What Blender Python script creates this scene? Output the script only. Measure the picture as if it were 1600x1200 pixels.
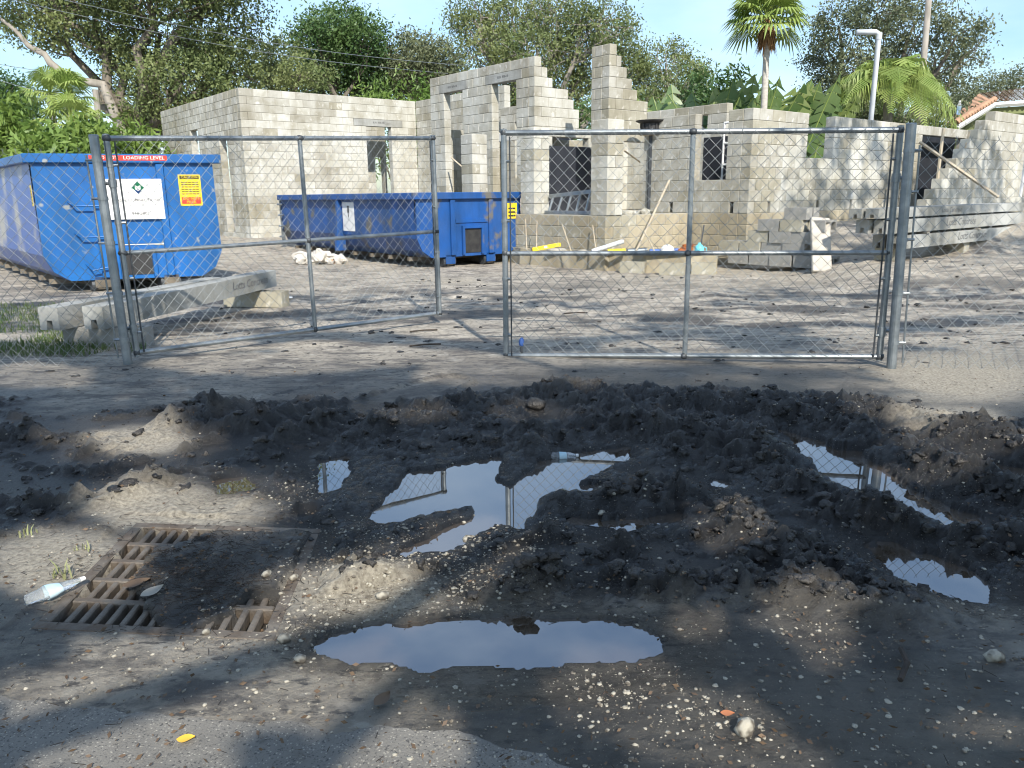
import bpy, math, random
import numpy as np
from mathutils import Vector, Matrix

random.seed(7)
rng = np.random.default_rng(11)
for o in list(bpy.data.objects):
    bpy.data.objects.remove(o)
scene = bpy.context.scene
col = scene.collection

# ------------------------------------------------------------------ camera, world, sun, exposure
F, CH, PITCH, ROLL = 1200.0, 1.3, math.radians(13.8), math.radians(0.6)
cP, sP, cR, sR = math.cos(PITCH), math.sin(PITCH), math.cos(ROLL), math.sin(ROLL)
cam = bpy.data.cameras.new('camera')
cam.sensor_width = 36.0
cam.lens = F / 1600.0 * 36.0
cam.clip_start = 0.05
cam.clip_end = 3000
camo = bpy.data.objects.new('camera', cam)
col.objects.link(camo)
_fw, _up0, _rt0 = Vector((0, cP, -sP)), Vector((0, sP, cP)), Vector((1, 0, 0))
_rt, _up = cR * _rt0 - sR * _up0, sR * _rt0 + cR * _up0
camo.matrix_world = Matrix(((_rt.x, _up.x, -_fw.x, 0), (_rt.y, _up.y, -_fw.y, 0), (_rt.z, _up.z, -_fw.z, CH), (0, 0, 0, 1)))
scene.camera = camo

SUN_EL = math.radians(40)
SUN_AZ = Vector((0.27, -0.963)).normalized()
SUN = Vector((SUN_AZ.x * math.cos(SUN_EL), SUN_AZ.y * math.cos(SUN_EL), math.sin(SUN_EL)))   # towards the sun
world = bpy.data.worlds.new('World')
scene.world = world
world.use_nodes = True
wn, wl = world.node_tree.nodes, world.node_tree.links
wn.clear()
sky = wn.new('ShaderNodeTexSky')
sky.sky_type = 'NISHITA'
sky.sun_disc = False
sky.sun_elevation = SUN_EL
sky.sun_rotation = math.atan2(SUN.x, SUN.y)
sky.air_density, sky.dust_density, sky.ozone_density = 1.3, 0.9, 3.0
tc = wn.new('ShaderNodeTexCoord')
mp = wn.new('ShaderNodeMapping')
mp.inputs['Scale'].default_value = (1.0, 1.0, 2.6)
nz = wn.new('ShaderNodeTexNoise')
nz.inputs['Scale'].default_value = 2.3
nz.inputs['Detail'].default_value = 7
nz.inputs['Roughness'].default_value = 0.55
rp = wn.new('ShaderNodeValToRGB')
rp.color_ramp.elements[0].position, rp.color_ramp.elements[1].position = 0.36, 0.68
rp.color_ramp.elements[1].color = (0.55, 0.55, 0.55, 1)
mx = wn.new('ShaderNodeMixRGB')
mx.inputs['Color2'].default_value = (7.4, 7.6, 7.9, 1)
bg = wn.new('ShaderNodeBackground')
bg.inputs['Strength'].default_value = 0.115
wo = wn.new('ShaderNodeOutputWorld')
wl.new(tc.outputs['Generated'], mp.inputs['Vector'])
wl.new(mp.outputs[0], nz.inputs['Vector'])
wl.new(nz.outputs['Fac'], rp.inputs['Fac'])
wl.new(rp.outputs['Color'], mx.inputs['Fac'])
wl.new(sky.outputs['Color'], mx.inputs['Color1'])
tn = wn.new('ShaderNodeMixRGB'); tn.blend_type = 'MULTIPLY'; tn.inputs['Fac'].default_value = 1.0
tn.inputs['Color2'].default_value = (0.83, 0.965, 1.09, 1)
wl.new(mx.outputs['Color'], tn.inputs['Color1'])
wl.new(tn.outputs['Color'], bg.inputs['Color'])
wl.new(bg.outputs['Background'], wo.inputs['Surface'])

sl = bpy.data.lights.new('sun', 'SUN')
sl.energy, sl.angle, sl.color = 4.4, math.radians(0.5), (1.0, 0.935, 0.835)
so = bpy.data.objects.new('sun', sl)
so.rotation_euler = (-SUN).to_track_quat('-Z', 'Y').to_euler()
so.location = (6, -12, 14)
col.objects.link(so)
scene.view_settings.view_transform = 'Standard'
scene.view_settings.look = 'None'
scene.view_settings.exposure = 0.68
scene.view_settings.gamma = 1.0
scene.view_settings.use_curve_mapping = False
scene.cycles.filter_width = 1.1
scene.render.resolution_x, scene.render.resolution_y = 1024, 768

# ------------------------------------------------------------------ pixel <-> place helpers (1600 x 1200 photo pixels)
def ray(x, y):
    u, v = (x - 800) / F, (600 - y) / F
    u, v = u * cR + v * sR, -u * sR + v * cR
    return (u, cP + v * sP, -sP + v * cP)
def atz(x, y, z=0.0):
    d = ray(x, y); t = (z - CH) / d[2]
    return Vector((t * d[0], t * d[1], z))
def aty(x, y, Y):
    d = ray(x, y); t = Y / d[1]
    return Vector((t * d[0], Y, CH + t * d[2]))
def proj(x, y, z=0.0):
    zz = z - CH
    fw = y * cP - zz * sP; up = y * sP + zz * cP
    fw = np.maximum(fw, 0.05)
    u, v = x / fw, up / fw
    return 800 + F * (u * cR - v * sR), 600 - F * (u * sR + v * cR)

# ------------------------------------------------------------------ noise
def _hash(ix, iy, s):
    n = (ix.astype(np.int64) * 374761393 + iy.astype(np.int64) * 668265263 + s * 974634777) & 0x7fffffff
    n = ((n ^ (n >> 13)) * 1274126177) & 0x7fffffff
    return ((n ^ (n >> 16)) & 0xffff) / 65535.0
def vnoise(x, y, s=0):
    x, y = np.asarray(x, float), np.asarray(y, float)
    ix, iy = np.floor(x), np.floor(y)
    fx, fy = x - ix, y - iy
    fx, fy = fx * fx * fx * (fx * (fx * 6 - 15) + 10), fy * fy * fy * (fy * (fy * 6 - 15) + 10)
    a, b = _hash(ix, iy, s), _hash(ix + 1, iy, s)
    c, d = _hash(ix, iy + 1, s), _hash(ix + 1, iy + 1, s)
    return (a + (b - a) * fx) * (1 - fy) + (c + (d - c) * fx) * fy
def fbm(x, y, oct=4, s=0, gain=0.5):
    r = 0; a = 1; t = 0
    for i in range(oct):
        r = r + a * vnoise(x * 2 ** i + 17.3 * i, y * 2 ** i - 9.1 * i, s + i); t += a; a *= gain
    return r / t
def ridged(x, y, oct=4, s=0, gain=0.5):
    r = 0; a = 1; t = 0
    for i in range(oct):
        r = r + a * (1 - abs(2 * vnoise(x * 2 ** i + 7.7 * i, y * 2 ** i + 3.1 * i, s + i) - 1)); t += a; a *= gain
    return r / t
def sstep(a, b, x):
    t = np.clip((np.asarray(x, float) - a) / (b - a), 0, 1)
    return t * t * (3 - 2 * t)

# ------------------------------------------------------------------ materials
MATS = {}
def mat(name, c1, c2=None, scale=6.0, rough=0.8, bump=0.0, bscale=None, metallic=0.0, lo=0.35, hi=0.65, detail=5, c3=None, c3s=30.0, c3lo=.6, c3hi=.7, spec=0.4, transl=0.0, stretch=None, stain=0.0):
    if name in MATS: return MATS[name]
    m = bpy.data.materials.new(name); m.use_nodes = True
    n, l = m.node_tree.nodes, m.node_tree.links
    b = n['Principled BSDF']
    b.inputs['Roughness'].default_value = rough
    b.inputs['Metallic'].default_value = metallic
    b.inputs['Specular IOR Level'].default_value = spec
    b.inputs['Base Color'].default_value = (*c1, 1)
    t = n.new('ShaderNodeTexCoord')
    vec = t.outputs['Object']
    if stretch:
        mpn = n.new('ShaderNodeMapping'); mpn.inputs['Scale'].default_value = stretch
        l.new(vec, mpn.inputs['Vector']); vec = mpn.outputs[0]
    out = None
    if c2 is not None:
        x = n.new('ShaderNodeTexNoise'); x.inputs['Scale'].default_value = scale; x.inputs['Detail'].default_value = detail
        l.new(vec, x.inputs['Vector'])
        r = n.new('ShaderNodeValToRGB')
        r.color_ramp.elements[0].position, r.color_ramp.elements[0].color = lo, (*c1, 1)
        r.color_ramp.elements[1].position, r.color_ramp.elements[1].color = hi, (*c2, 1)
        l.new(x.outputs['Fac'], r.inputs['Fac']); out = r.outputs['Color']
        if c3 is not None:
            x3 = n.new('ShaderNodeTexNoise'); x3.inputs['Scale'].default_value = c3s; x3.inputs['Detail'].default_value = 4
            l.new(vec, x3.inputs['Vector'])
            r3 = n.new('ShaderNodeValToRGB')
            r3.color_ramp.elements[0].position, r3.color_ramp.elements[1].position = c3lo, c3hi
            l.new(x3.outputs['Fac'], r3.inputs['Fac'])
            m3 = n.new('ShaderNodeMixRGB'); m3.inputs['Color2'].default_value = (*c3, 1)
            l.new(r3.outputs['Color'], m3.inputs['Fac']); l.new(out, m3.inputs['Color1']); out = m3.outputs['Color']
        if stain:
            ge = n.new('ShaderNodeNewGeometry'); ms_ = n.new('ShaderNodeMapping'); ms_.inputs['Scale'].default_value = (1.6, 1.6, .55)
            l.new(ge.outputs['Position'], ms_.inputs['Vector'])
            xs_ = n.new('ShaderNodeTexNoise'); xs_.inputs['Scale'].default_value = 1.0; xs_.inputs['Detail'].default_value = 7; xs_.inputs['Roughness'].default_value = .68
            l.new(ms_.outputs[0], xs_.inputs['Vector'])
            rs_ = n.new('ShaderNodeValToRGB'); rs_.color_ramp.elements[0].position, rs_.color_ramp.elements[1].position = .38, .62
            g_ = 1 - stain; rs_.color_ramp.elements[0].color = (g_, g_ * .97, g_ * .9, 1)
            l.new(xs_.outputs['Fac'], rs_.inputs['Fac'])
            mm_ = n.new('ShaderNodeMixRGB'); mm_.blend_type = 'MULTIPLY'; mm_.inputs['Fac'].default_value = 1.0
            l.new(out, mm_.inputs['Color1']); l.new(rs_.outputs['Color'], mm_.inputs['Color2']); out = mm_.outputs['Color']
        l.new(out, b.inputs['Base Color'])
    if bump:
        xb = n.new('ShaderNodeTexNoise'); xb.inputs['Scale'].default_value = bscale or scale * 6; xb.inputs['Detail'].default_value = 6
        l.new(vec, xb.inputs['Vector'])
        bp = n.new('ShaderNodeBump'); bp.inputs['Strength'].default_value = bump; bp.inputs['Distance'].default_value = 0.02
        l.new(xb.outputs['Fac'], bp.inputs['Height']); l.new(bp.outputs['Normal'], b.inputs['Normal'])
    if transl:
        tr = n.new('ShaderNodeBsdfTranslucent'); ms = n.new('ShaderNodeMixShader'); ms.inputs['Fac'].default_value = transl
        tr.inputs['Color'].default_value = (*(c2 or c1), 1)
        if out is not None: l.new(out, tr.inputs['Color'])
        l.new(b.outputs[0], ms.inputs[1]); l.new(tr.outputs[0], ms.inputs[2])
        l.new(ms.outputs[0], n['Material Output'].inputs['Surface'])
    MATS[name] = m
    return m

M_BW = mat('block_white', (0.52, 0.515, 0.47), (0.42, 0.405, 0.345), 3.0, .9, .35, 40, stain=.25, lo=.48, hi=.68, c3=(.62, .61, .57), c3s=9)
M_BG = mat('block_grey', (0.45, 0.44, 0.395), (0.37, 0.355, 0.30), 3.5, .9, .35, 40, stain=.3, lo=.42, hi=.6, c3=(.58, .57, .53), c3s=7)
M_BT = mat('block_tan', (0.33, 0.31, 0.245), (0.39, 0.37, 0.30), 4.0, .92, .35, 40, stain=.3, c3=(.52, .5, .44), c3s=8, c3lo=.6, c3hi=.68)
M_BS = mat('block_stem', (0.35, 0.31, 0.225), (0.43, 0.385, 0.29), 3.0, .92, .35, 40, stain=.3, c3=(.34, .30, .23), c3s=5, c3lo=.52, c3hi=.7)
M_MORT = mat('mortar', (0.40, 0.38, 0.32), (0.33, 0.31, 0.26), 12, .95, .3)
M_BLK = mat('loose_block', (0.30, 0.295, 0.275), (0.24, 0.235, 0.215), 7, .92, .5, 60, c3=(.4, .38, .33), c3s=12)
M_CONC = mat('precast_concrete', (0.40, 0.405, 0.385), (0.31, 0.315, 0.30), 3, .85, .3, 40, c3=(.23, .23, .215), c3s=6, stain=.35, stretch=(.4, 1, 1))
M_SLAB = mat('slab_concrete', (0.40, 0.375, 0.32), (0.31, 0.285, 0.235), 2.5, .9, .3, 30)
M_GALV = mat('galvanised_steel', (0.30, 0.33, 0.35), (0.21, 0.235, 0.25), 14, .42, .08, 60, metallic=.75)
M_WIRE = mat('galvanised_wire', (0.38, 0.40, 0.40), (0.28, 0.30, 0.30), 30, .5, metallic=.6)
M_DSTEEL = mat('dark_steel', (0.09, 0.10, 0.11), (0.05, 0.055, 0.06), 20, .5, .1, metallic=.5)
M_BLUE = mat('blue_paint', (0.006, 0.125, 0.40), (0.005, 0.098, 0.33), 1.6, .42, .3, 2.4, stain=.3, c3=(.30, .33, .36), c3s=7, c3lo=.66, c3hi=.72, spec=.5)
M_BLUEW = mat('worn_blue_paint', (0.009, 0.085, 0.33), (0.025, 0.085, 0.26), 2.2, .42, .3, 2.6, stain=.35, c3=(.15, .145, .13), c3s=2.6, c3lo=.57, c3hi=.66, spec=.5)
M_SIDE = mat('bare_dented_side', (0.05, 0.12, 0.36), (0.36, 0.35, 0.33), 1.1, .4, .35, 2.2, lo=.5, hi=.62, spec=.5)
M_RUST = mat('muddy_steel', (0.10, 0.085, 0.065), (0.17, 0.145, 0.11), 6, .8, .3)
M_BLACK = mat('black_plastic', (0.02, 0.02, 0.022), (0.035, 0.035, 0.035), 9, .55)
M_WHITE = mat('white_paint', (0.76, 0.76, 0.74), (0.68, 0.68, 0.66), 8, .55)
M_PVC = mat('pale_pipe', (0.55, 0.58, 0.60), (0.47, 0.50, 0.53), 6, .45)
M_YEL = mat('yellow_paint', (0.78, 0.58, 0.03), (0.7, 0.5, 0.03), 8, .45)
M_RED = mat('red_paint', (0.62, 0.05, 0.03), (0.55, 0.04, 0.03), 8, .5)
M_INK = mat('black_ink', (0.02, 0.02, 0.02), None, rough=.7)
M_INKG = mat('faded_ink', (0.04, 0.04, 0.045), (.13, .13, .13), 30, rough=.8)
M_GREEN = mat('logo_green', (0.02, 0.24, 0.12), None, rough=.5)
M_NAVY = mat('logo_navy', (0.02, 0.08, 0.25), None, rough=.5)
M_WOOD = mat('raw_lumber', (0.44, 0.385, 0.29), (0.36, 0.30, 0.22), 5, .8, .2, 30, stretch=(1, 1, .15))
M_WOODG = mat('weathered_lumber', (0.36, 0.33, 0.28), (0.27, 0.245, 0.20), 5, .85, .3, 30)
M_BARK = mat('bark', (0.20, 0.175, 0.14), (0.11, 0.095, 0.075), 7, .95, .6, 18, stretch=(1, 1, .3))
M_BARKP = mat('pale_bark', (0.34, 0.31, 0.27), (0.22, 0.20, 0.17), 6, .95, .5, 14, stretch=(1, 1, .3))
M_L1 = mat('oak_leaf', (0.11, 0.15, 0.05), (0.205, 0.24, 0.09), .55, .55, transl=.25, lo=.38, hi=.62)
M_L2 = mat('dark_leaf', (0.05, 0.105, 0.03), (0.10, 0.165, 0.05), .6, .5, transl=.25)
M_L3 = mat('bright_leaf', (0.10, 0.18, 0.035), (0.19, 0.27, 0.06), .8, .5, transl=.3)
M_L4 = mat('grey_leaf', (0.10, 0.125, 0.065), (0.165, 0.185, 0.095), .6, .55, transl=.2)
M_FAN = mat('fan_frond', (0.20, 0.29, 0.06), (0.31, 0.37, 0.11), 1.5, .5, transl=.25)
M_BAN = mat('paddle_leaf', (0.075, 0.145, 0.045), (0.15, 0.22, 0.08), .9, .4, transl=.25, spec=.5)
M_BAN2 = mat('pale_paddle_leaf', (0.20, 0.27, 0.085), (0.29, 0.34, 0.14), .9, .45, transl=.25)
M_PTRUNK = mat('palm_trunk', (0.50, 0.47, 0.42), (0.38, 0.35, 0.31), 6, .9, .3, 20, stretch=(1, 1, 3))
M_DEAD = mat('dead_frond', (0.34, 0.19, 0.09), (0.22, 0.12, 0.06), 4, .9)
M_GRASS = mat('grass', (0.07, 0.12, 0.03), (0.12, 0.16, 0.05), 3, .7, transl=.2)
M_WEED = mat('dry_weed', (0.20, 0.22, 0.10), (0.28, 0.28, 0.15), 9, .8)
M_STONE = mat('shell_stone', (0.36, 0.335, 0.275), (0.11, 0.095, 0.075), 42, .85, .3, 90, lo=.40, hi=.60, detail=1)
M_CLOD = mat('mud_clod', (0.02, 0.019, 0.018), (0.05, 0.045, 0.04), 6, .4, .8, 60)
M_IRON = mat('cast_iron', (0.17, 0.15, 0.125), (0.10, 0.075, 0.055), 9, .65, .4, 50, metallic=.3)
M_TILE = mat('clay_tile', (0.46, 0.28, 0.18), (0.36, 0.215, 0.14), 4, .85, .2)
M_STUC = mat('green_stucco', (0.19, 0.22, 0.10), (0.165, 0.19, 0.085), 5, .9, .2, 60)
M_SHADE = mat('painted_shade', (0.016, 0.019, 0.026), (0.03, 0.033, 0.042), 2.5, .5, .1)  # near-black colour painted for the shade inside openings
M_DKIN = mat('shaded_block', (0.16, 0.16, 0.15), (0.12, 0.12, 0.115), 4, .9)
M_BAG = mat('paper_bag', (0.62, 0.60, 0.55), (0.5, 0.46, 0.4), 6, .8, .4, 14, c3=(.55, .25, .12), c3s=5, c3lo=.66, c3hi=.7)
M_ORANGE = mat('orange_cord', (0.42, 0.14, 0.04), (0.3, 0.1, 0.04), 20, .7)
M_CYAN = mat('cyan_plastic', (0.12, 0.50, 0.62), (0.2, 0.55, 0.66), 9, .4)
M_BLUEP = mat('blue_plastic', (0.05, 0.12, 0.36), None, rough=.5)
M_LEAFY = mat('yellow_leaf', (0.75, 0.45, 0.05), (0.6, 0.35, 0.05), 20, .6)
M_LEAFO = mat('orange_leaf', (0.42, 0.16, 0.07), (0.34, 0.13, 0.06), 20, .6)
M_LEAFB = mat('brown_leaf', (0.13, 0.085, 0.05), (0.09, 0.06, 0.04), 20, .7)
M_TWIG = mat('dead_twig', (0.06, 0.045, 0.035), (0.03, 0.025, 0.02), 20, .85)

def glass_mat(name, c, rough=.08, tw=.75):
    m = bpy.data.materials.new(name); m.use_nodes = True
    b = m.node_tree.nodes['Principled BSDF']
    b.inputs['Base Color'].default_value = (*c, 1); b.inputs['Roughness'].default_value = rough
    b.inputs['Transmission Weight'].default_value = tw; b.inputs['IOR'].default_value = 1.35
    return m
M_WRAP = mat('pale_blue_wrapper', (0.34, 0.52, 0.60), (0.5, 0.62, 0.66), 25, .4)
M_PET = glass_mat('clear_plastic', (.9, .94, .96), .16, .85)

def water_mat():
    m = bpy.data.materials.new('muddy_water'); m.use_nodes = True
    n, l = m.node_tree.nodes, m.node_tree.links
    b = n['Principled BSDF']
    b.inputs['Base Color'].default_value = (0.055, 0.042, 0.030, 1)
    b.inputs['Roughness'].default_value = 0.012
    b.inputs['IOR'].default_value = 3.7
    t = n.new('ShaderNodeTexCoord'); x = n.new('ShaderNodeTexNoise'); x.inputs['Scale'].default_value = 5
    bp = n.new('ShaderNodeBump'); bp.inputs['Strength'].default_value = 0.02; bp.inputs['Distance'].default_value = .01
    l.new(t.outputs['Object'], x.inputs['Vector']); l.new(x.outputs['Fac'], bp.inputs['Height']); l.new(bp.outputs[0], b.inputs['Normal'])
    return m
M_WATER = water_mat()

def ground_mat(name, road=False):
    m = bpy.data.materials.new(name); m.use_nodes = True
    n, l = m.node_tree.nodes, m.node_tree.links
    b = n['Principled BSDF']
    b.inputs['Specular IOR Level'].default_value = .75
    t = n.new('ShaderNodeTexCoord')
    def noise(sc, det=6, rgh=.6):
        x = n.new('ShaderNodeTexNoise'); x.inputs['Scale'].default_value = sc; x.inputs['Detail'].default_value = det
        x.inputs['Roughness'].default_value = rgh; l.new(t.outputs['Object'], x.inputs['Vector']); return x.outputs['Fac']
    def ramp(fac, p0, c0, p1, c1):
        r = n.new('ShaderNodeValToRGB'); e = r.color_ramp.elements
        e[0].position, e[0].color, e[1].position, e[1].color = p0, (*c0, 1), p1, (*c1, 1); l.new(fac, r.inputs['Fac']); return r.outputs['Color']
    def mixc(f, a, c):
        x = n.new('ShaderNodeMixRGB')
        if isinstance(f, float): x.inputs['Fac'].default_value = f
        else: l.new(f, x.inputs['Fac'])
        l.new(a, x.inputs['Color1'])
        if isinstance(c, tuple): x.inputs['Color2'].default_value = (*c, 1)
        else: l.new(c, x.inputs['Color2'])
        return x.outputs['Color']
    at = n.new('ShaderNodeAttribute'); at.attribute_name = 'mask'
    sep = n.new('ShaderNodeSeparateColor'); l.new(at.outputs['Color'], sep.inputs['Color'])
    K0, K1 = (0, 0, 0), (1, 1, 1)
    if road:
        c = ramp(noise(3), .3, (.115, .108, .095), .7, (.19, .178, .155))
        vo = n.new('ShaderNodeTexVoronoi'); vo.inputs['Scale'].default_value = 95; l.new(t.outputs['Object'], vo.inputs['Vector'])
        c = mixc(ramp(vo.outputs['Distance'], .08, K1, .3, K0), c, (.34, .32, .27))
        c = mixc(ramp(noise(140, 3), .56, K0, .66, K1), c, (.045, .043, .04))
        b.inputs['Roughness'].default_value = .8
        hgt = noise(170, 3)
        bs = .5
    else:
        dirt = ramp(noise(1.3), .3, (.34, .30, .24), .72, (.54, .48, .385))
        dirt = mixc(ramp(noise(22, 5), .52, K0, .68, K1), dirt, (.20, .175, .145))
        dirt = mixc(ramp(noise(5, 6), .55, K0, .7, K1), dirt, (.60, .55, .465))
        mps = n.new('ShaderNodeMapping'); mps.inputs['Scale'].default_value = (.38, 1, 1); l.new(t.outputs['Object'], mps.inputs['Vector'])
        def snoise(sc, det=6, rgh=.65):
            x = n.new('ShaderNodeTexNoise'); x.inputs['Scale'].default_value = sc; x.inputs['Detail'].default_value = det
            x.inputs['Roughness'].default_value = rgh; l.new(mps.outputs[0], x.inputs['Vector']); return x.outputs['Fac']
        dirt = mixc(ramp(snoise(4.5, 9, .75), .485, K0, .60, K1), dirt, (.125, .11, .095))
        dirt = mixc(ramp(snoise(26, 6, .7), .545, K0, .63, K1), dirt, (.085, .075, .065))
        dirt = mixc(ramp(snoise(17, 6, .7), .60, K0, .68, K1), dirt, (.62, .57, .48))
        mud = ramp(noise(7), .35, (.011, .0105, .010), .7, (.034, .031, .028))
        mud = mixc(ramp(noise(55, 4), .66, K0, .76, K1), mud, (.07, .06, .048))
        c = mixc(sep.outputs['Red'], dirt, mud)
        c = mixc(ramp(noise(150, 2), .70, K0, .72, K1), c, (.30, .27, .21))
        # sun-bleached shell sand, by its own mask
        sand = ramp(noise(60, 4), .35, (.22, .19, .145), .62, (.46, .41, .32))
        c = mixc(sep.outputs['Green'], c, sand)
        rr = n.new('ShaderNodeMapRange'); l.new(sep.outputs['Blue'], rr.inputs['Value'])
        rr.inputs['To Min'].default_value, rr.inputs['To Max'].default_value = .9, .16
        l.new(rr.outputs[0], b.inputs['Roughness'])
        hgt = noise(30, 10, .78)
        bs = 1.0
    l.new(c, b.inputs['Base Color'])
    bp = n.new('ShaderNodeBump'); bp.inputs['Strength'].default_value = bs; bp.inputs['Distance'].default_value = .03 if not road else .006
    l.new(hgt, bp.inputs['Height']); l.new(bp.outputs['Normal'], b.inputs['Normal'])
    return m
M_GROUND, M_ROAD = ground_mat('site_ground'), ground_mat('asphalt', True)

# ------------------------------------------------------------------ mesh helpers
def tag(o, label=None, cat=None, group=None, kind=None):
    if label: o['label'] = label
    if cat: o['category'] = cat
    if group: o['group'] = group
    if kind: o['kind'] = kind
    return o
def link(name, data, parent=None, loc=None, rz=0.0):
    o = bpy.data.objects.new(name, data); col.objects.link(o)
    if parent: o.parent = parent
    if loc is not None: o.location = loc
    if rz: o.rotation_euler = (0, 0, rz)
    return o
def thing(name, label, cat, loc=(0, 0, 0), rz=0.0, group=None):
    o = link(name, None, None, loc, rz); o.empty_display_size = .2
    return tag(o, label, cat, group)
def fast_mesh(name, V, Fc, m, smooth=False):
    V = np.ascontiguousarray(V, dtype=np.float32); Fc = np.ascontiguousarray(Fc, dtype=np.int32)
    k = Fc.shape[1]; me = bpy.data.meshes.new(name)
    me.vertices.add(len(V)); me.vertices.foreach_set('co', V.ravel())
    me.loops.add(Fc.size); me.loops.foreach_set('vertex_index', Fc.ravel())
    me.polygons.add(len(Fc)); me.polygons.foreach_set('loop_start', np.arange(0, Fc.size, k, dtype=np.int32))
    me.update(calc_edges=True); me.validate()
    if smooth: me.polygons.foreach_set('use_smooth', np.ones(len(me.polygons), dtype=bool))
    for x in (m if isinstance(m, (list, tuple)) else [m]): me.materials.append(x)
    return me
class MB:
    def __init__(s): s.v, s.f, s.mi, s.ms = [], [], [], []
    def _m(s, m):
        if m not in s.ms: s.ms.append(m)
        return s.ms.index(m)
    def add(s, vs, fs, m):
        b = len(s.v); i = s._m(m); s.v += [tuple(x) for x in vs]
        for f in fs: s.f.append(tuple(b + k for k in f)); s.mi.append(i)
        return s
    def box(s, x0, x1, y0, y1, z0, z1, m, M=None, bev=0.0):
        if bev:
            return s.bbox(x0, x1, y0, y1, z0, z1, m, M, bev)
        vs = [Vector(p) for p in ((x0, y0, z0), (x1, y0, z0), (x1, y1, z0), (x0, y1, z0), (x0, y0, z1), (x1, y0, z1), (x1, y1, z1), (x0, y1, z1))]
        if M: vs = [M @ p for p in vs]
        return s.add(vs, [(0, 3, 2, 1), (4, 5, 6, 7), (0, 1, 5, 4), (1, 2, 6, 5), (2, 3, 7, 6), (3, 0, 4, 7)], m)
    def bbox(s, x0, x1, y0, y1, z0, z1, m, M, b):   # box with chamfered edges: 44 triangles
        c = [(x0 + x1) / 2, (y0 + y1) / 2, (z0 + z1) / 2]; h = [(x1 - x0) / 2, (y1 - y0) / 2, (z1 - z0) / 2]
        b = min(b, min(h) * .45)
        vs, idx = [], {}
        for sx in (-1, 1):
            for sy in (-1, 1):
                for sz in (-1, 1):
                    for ax in range(3):
                        p = [h[i] - (0 if i == ax else b) for i in range(3)]
                        idx[(sx, sy, sz, ax)] = len(vs)
                        q = Vector((c[0] + sx * p[0], c[1] + sy * p[1], c[2] + sz * p[2]))
                        vs.append(M @ q if M else q)
        fs = []
        S = (-1, 1)
        for ax in range(3):
            a1, a2 = (ax + 1) % 3, (ax + 2) % 3
            for sg in S:
                q = []
                for (p, r) in ((-1, -1), (1, -1), (1, 1), (-1, 1)):
                    k = [0, 0, 0]; k[ax], k[a1], k[a2] = sg, p, r; q.append(idx[(*k, ax)])
                fs.append(tuple(q if sg > 0 else q[::-1]))
            for p in S:
                for r in S:     # edge along ax between faces a1 and a2
                    k0 = [0, 0, 0]; k1 = [0, 0, 0]; k0[ax], k1[ax] = -1, 1
                    for k in (k0, k1): k[a1], k[a2] = p, r
                    q = [idx[(*k0, a1)], idx[(*k1, a1)], idx[(*k1, a2)], idx[(*k0, a2)]]
                    fs.append(tuple(q if p * r < 0 else q[::-1]))
        for sx in S:
            for sy in S:
                for sz in S:
                    q = [idx[(sx, sy, sz, a)] for a in range(3)]
                    fs.append(tuple(q if sx * sy * sz > 0 else q[::-1]))
        return s.add(vs, fs, m)
    def tube(s, pts, r, m, n=8, cap=True):
        pts = [Vector(p) for p in pts]
        rs = r if isinstance(r, (list, tuple)) else [r] * len(pts)
        vs, fs = [], []
        up = Vector((0, 0, 1)); prev = None
        for i, p in enumerate(pts):
            d = (pts[min(i + 1, len(pts) - 1)] - pts[max(i - 1, 0)])
            d = d.normalized() if d.length > 1e-9 else Vector((0, 0, 1))
            if prev is None: a = d.cross(up if abs(d.z) < .95 else Vector((1, 0, 0))).normalized()
            else: a = (prev - d * prev.dot(d)).normalized()
            prev = a; c = d.cross(a)
            for k in range(n):
                t = 2 * math.pi * k / n
                vs.append(p + (a * math.cos(t) + c * math.sin(t)) * rs[i])
        for i in range(len(pts) - 1):
            for k in range(n):
                k2 = (k + 1) % n
                fs.append((i * n + k, i * n + k2, (i + 1) * n + k2, (i + 1) * n + k))
        if cap:
            fs.append(tuple(range(n - 1, -1, -1))); fs.append(tuple((len(pts) - 1) * n + k for k in range(n)))
        return s.add(vs, fs, m)
    def prism(s, poly, a, b, m):          # poly in (x,z), extruded along y from a to b
        n = len(poly); vs = [(x, a, z) for x, z in poly] + [(x, b, z) for x, z in poly]
        fs = [tuple(range(n)), tuple(range(2 * n - 1, n - 1, -1))] + [(i, n + i, n + (i + 1) % n, (i + 1) % n) for i in range(n)]
        return s.add(vs, fs, m)
    def xform(s, M):
        s.v = [tuple(M @ Vector(p)) for p in s.v]; return s
    def mesh(s, name, smooth=False):
        me = bpy.data.meshes.new(name); me.from_pydata(s.v, [], s.f)
        for x in s.ms: me.materials.append(x)
        me.polygons.foreach_set('material_index', s.mi)
        if smooth: me.polygons.foreach_set('use_smooth', [True] * len(me.polygons))
        me.update(); return me
    def build(s, name, parent=None, loc=None, rz=0.0, smooth=False):
        return link(name, s.mesh(name, smooth), parent, loc, rz)
def text_mesh(body, size, m, depth=.002, align='CENTER', xs=1.0, shear=0.0):
    cu = bpy.data.curves.new('lettering', 'FONT'); cu.body = body; cu.size = size; cu.extrude = depth; cu.align_x = align; cu.align_y = 'CENTER'; cu.shear = shear
    cu.resolution_u = 2
    o = bpy.data.objects.new('lettering', cu); col.objects.link(o)
    dg = bpy.context.evaluated_depsgraph_get()
    me = bpy.data.meshes.new_from_object(o.evaluated_get(dg))
    bpy.data.objects.remove(o); bpy.data.curves.remove(cu)
    me.materials.clear(); me.materials.append(m)
    if xs != 1.0:
        for v in me.vertices: v.co.x *= xs
    return me
def put_text(parent, body, size, m, M, xs=1.0, shear=0.0):
    me = text_mesh(body, size, m, xs=xs, shear=shear); me.transform(M)
    return link('lettering', me, parent)
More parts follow.
